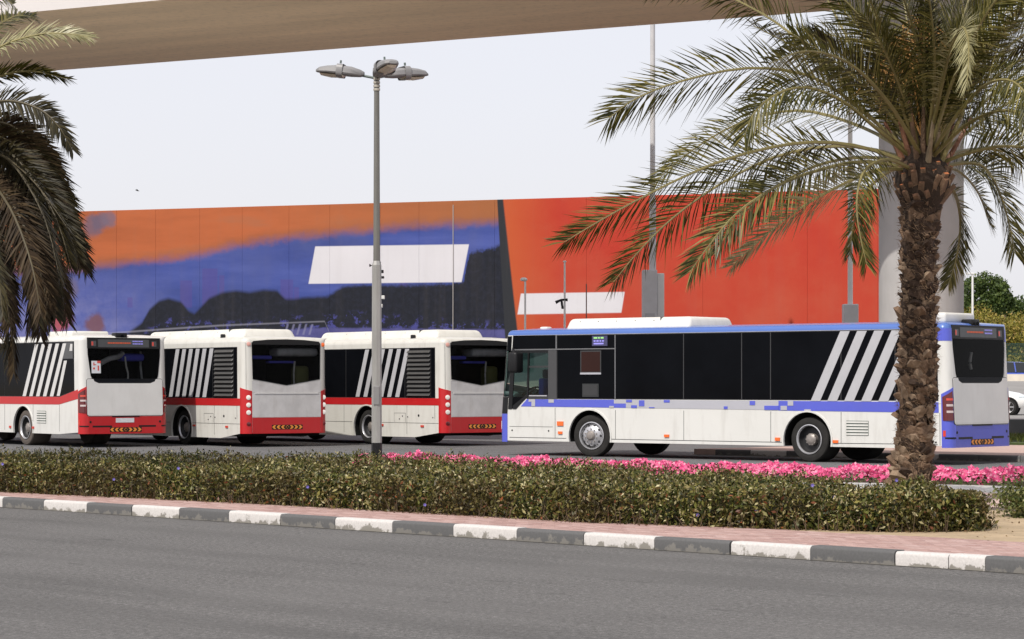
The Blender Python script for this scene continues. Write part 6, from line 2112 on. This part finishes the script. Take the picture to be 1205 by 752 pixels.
m_tg = leafmat('tree_leaves', [(0, (.026, .048, .013)), (.5, (.060, .095, .022)), (1, (.12, .155, .04))], rough=.5)
m_yg = leafmat('yellow_green_leaves', [(0, (.09, .09, .014)), (.4, (.20, .185, .03)), (.8, (.32, .27, .05)), (1, (.38, .24, .08))], rough=.5)
m_lg = leafmat('light_hedge_leaves', [(0, (.07, .10, .015)), (1, (.20, .22, .05))])
tb = at(1158, 400, 185)
tree('tree', (tb.x - .3, 185, 2.2), 7.6, 2.6, 9000, .24, m_tg, 'round dark green tree on the bank right of the column', seed=4, group='trees on the bank')
tb = at(1192, 400, 195)
tree('tree', (tb.x, 195, 2.2), 6.2, 1.8, 5000, .24, m_tg, 'small dark green tree at the edge, right of the round tree', seed=8, group='trees on the bank')
tb = at(1138, 400, 190)
tree('tree', (tb.x - 1.2, 190, 2.2), 6.6, 2.2, 5000, .24, m_tg, 'dark green tree half hidden by the round column', seed=12, group='trees on the bank')
tb = at(1215, 400, 188)
tree('tree', (tb.x + 2.0, 188, 2.2), 6.5, 2.4, 5000, .24, m_tg, 'dark green tree just beyond the right edge', seed=16, group='trees on the bank')
for k, (x, yt, Y, rw, n_) in enumerate(((1150, 356, 160, 2.6, 9000), (1178, 352, 162, 2.6, 9000), (1204, 362, 158, 2.6, 8000), (1128, 366, 163, 2.2, 4000), (1232, 352, 160, 2.8, 5000))):
    c = at(x, yt, Y)
    tree('bush', (c.x, Y, 2.0), c.z - 2.0, rw, n_, .17, m_yg, ('tall yellow green bush below the round dark tree', 'yellow green bush above the blue bus tail, rusty in places', 'yellow green bush at the right edge behind the fence',
         'yellow green bush hidden behind the round column', 'yellow green bush just past the right edge')[k], trunk_h=.2, seed=20 + k, cat='bush', group='yellow green bushes on the bank', flat=1.0, clumps=30)
# mesh fence and clipped hedge by the back road
m_fence = mat('green_fence', (.012, .055, .045), .6)
z0, z1 = CAM_H - (425 - HOR) / F_PX * 140, CAM_H - (404 - HOR) / F_PX * 140
fx = at(1120, 420, 140).x
fen = empty('fence', (fx, 140, z0 - .8), label='dark green mesh fence along the back road under the bushes', cat='fence')
for k in range(8):
    mb = MB(); mb.rbox((k * 1.5, 0, .9), (.07, .07, 1.9), .008, 1); mb.build('post', m_fence, fen)
    if k < 7:
        mb = MB()
        for j in range(22): mb.box((k * 1.5 + .05 + j * .066, 0, .95), (.022, .02, 1.7))
        for zz_ in (.1, .65, 1.2, 1.78): mb.box((k * 1.5 + .75, 0.012, zz_), (1.45, .02, .035))
        mb.build('mesh_panel', m_fence, fen, smooth=False)
n = 7000
hz = CAM_H - (424.5 - HOR) / F_PX * 134
P = np.c_[nrg.uniform(24, 40, n), 134 + nrg.normal(0, .35, n), nrg.uniform(1.3, hz, n)]
v_, q_ = leaf_cloud(P, .14, up=.6, aspect=.6)
hg = empty('hedge', (0, 0, 0), label='low light green clipped hedge at the foot of the fence', cat='hedge')
link('foliage', np_mesh('far_hedge', v_, q_, m_lg), hg, kind='stuff')
sheet('bank', [(10, 141), (140, 141), (140, 215), (10, 215)], 2.0, m_grass, thick=2.0)

# ------------------------------------------------------------------ a bird far up in the sky
c = at(161.5, 224.3, 120)
bird = empty('bird', c + Vector((0, 0, 0)), label='tiny dark bird flying alone in the pale sky at left', cat='bird')
m_bird = mat('bird_feathers', (.03, .03, .035), .7)
mb = MB()
mb.tube([(-.16, 0, .05), (-.08, 0, .03), (.02, 0, 0), (.10, 0, -.02), (.17, 0, -.05)], [.012, .035, .045, .03, .008], 8)
for sg in (-1, 1):
    mb.add([(.06, 0, .0), (-.04, 0, .02), (-.06, sg * .16, .10), (.03, sg * .17, .09), (-.10, sg * .34, .06)], [(0, 1, 2, 3), (3, 2, 4)])
b_ = mb.build('body', m_bird, bird); b_.scale = (.6, .6, .6)
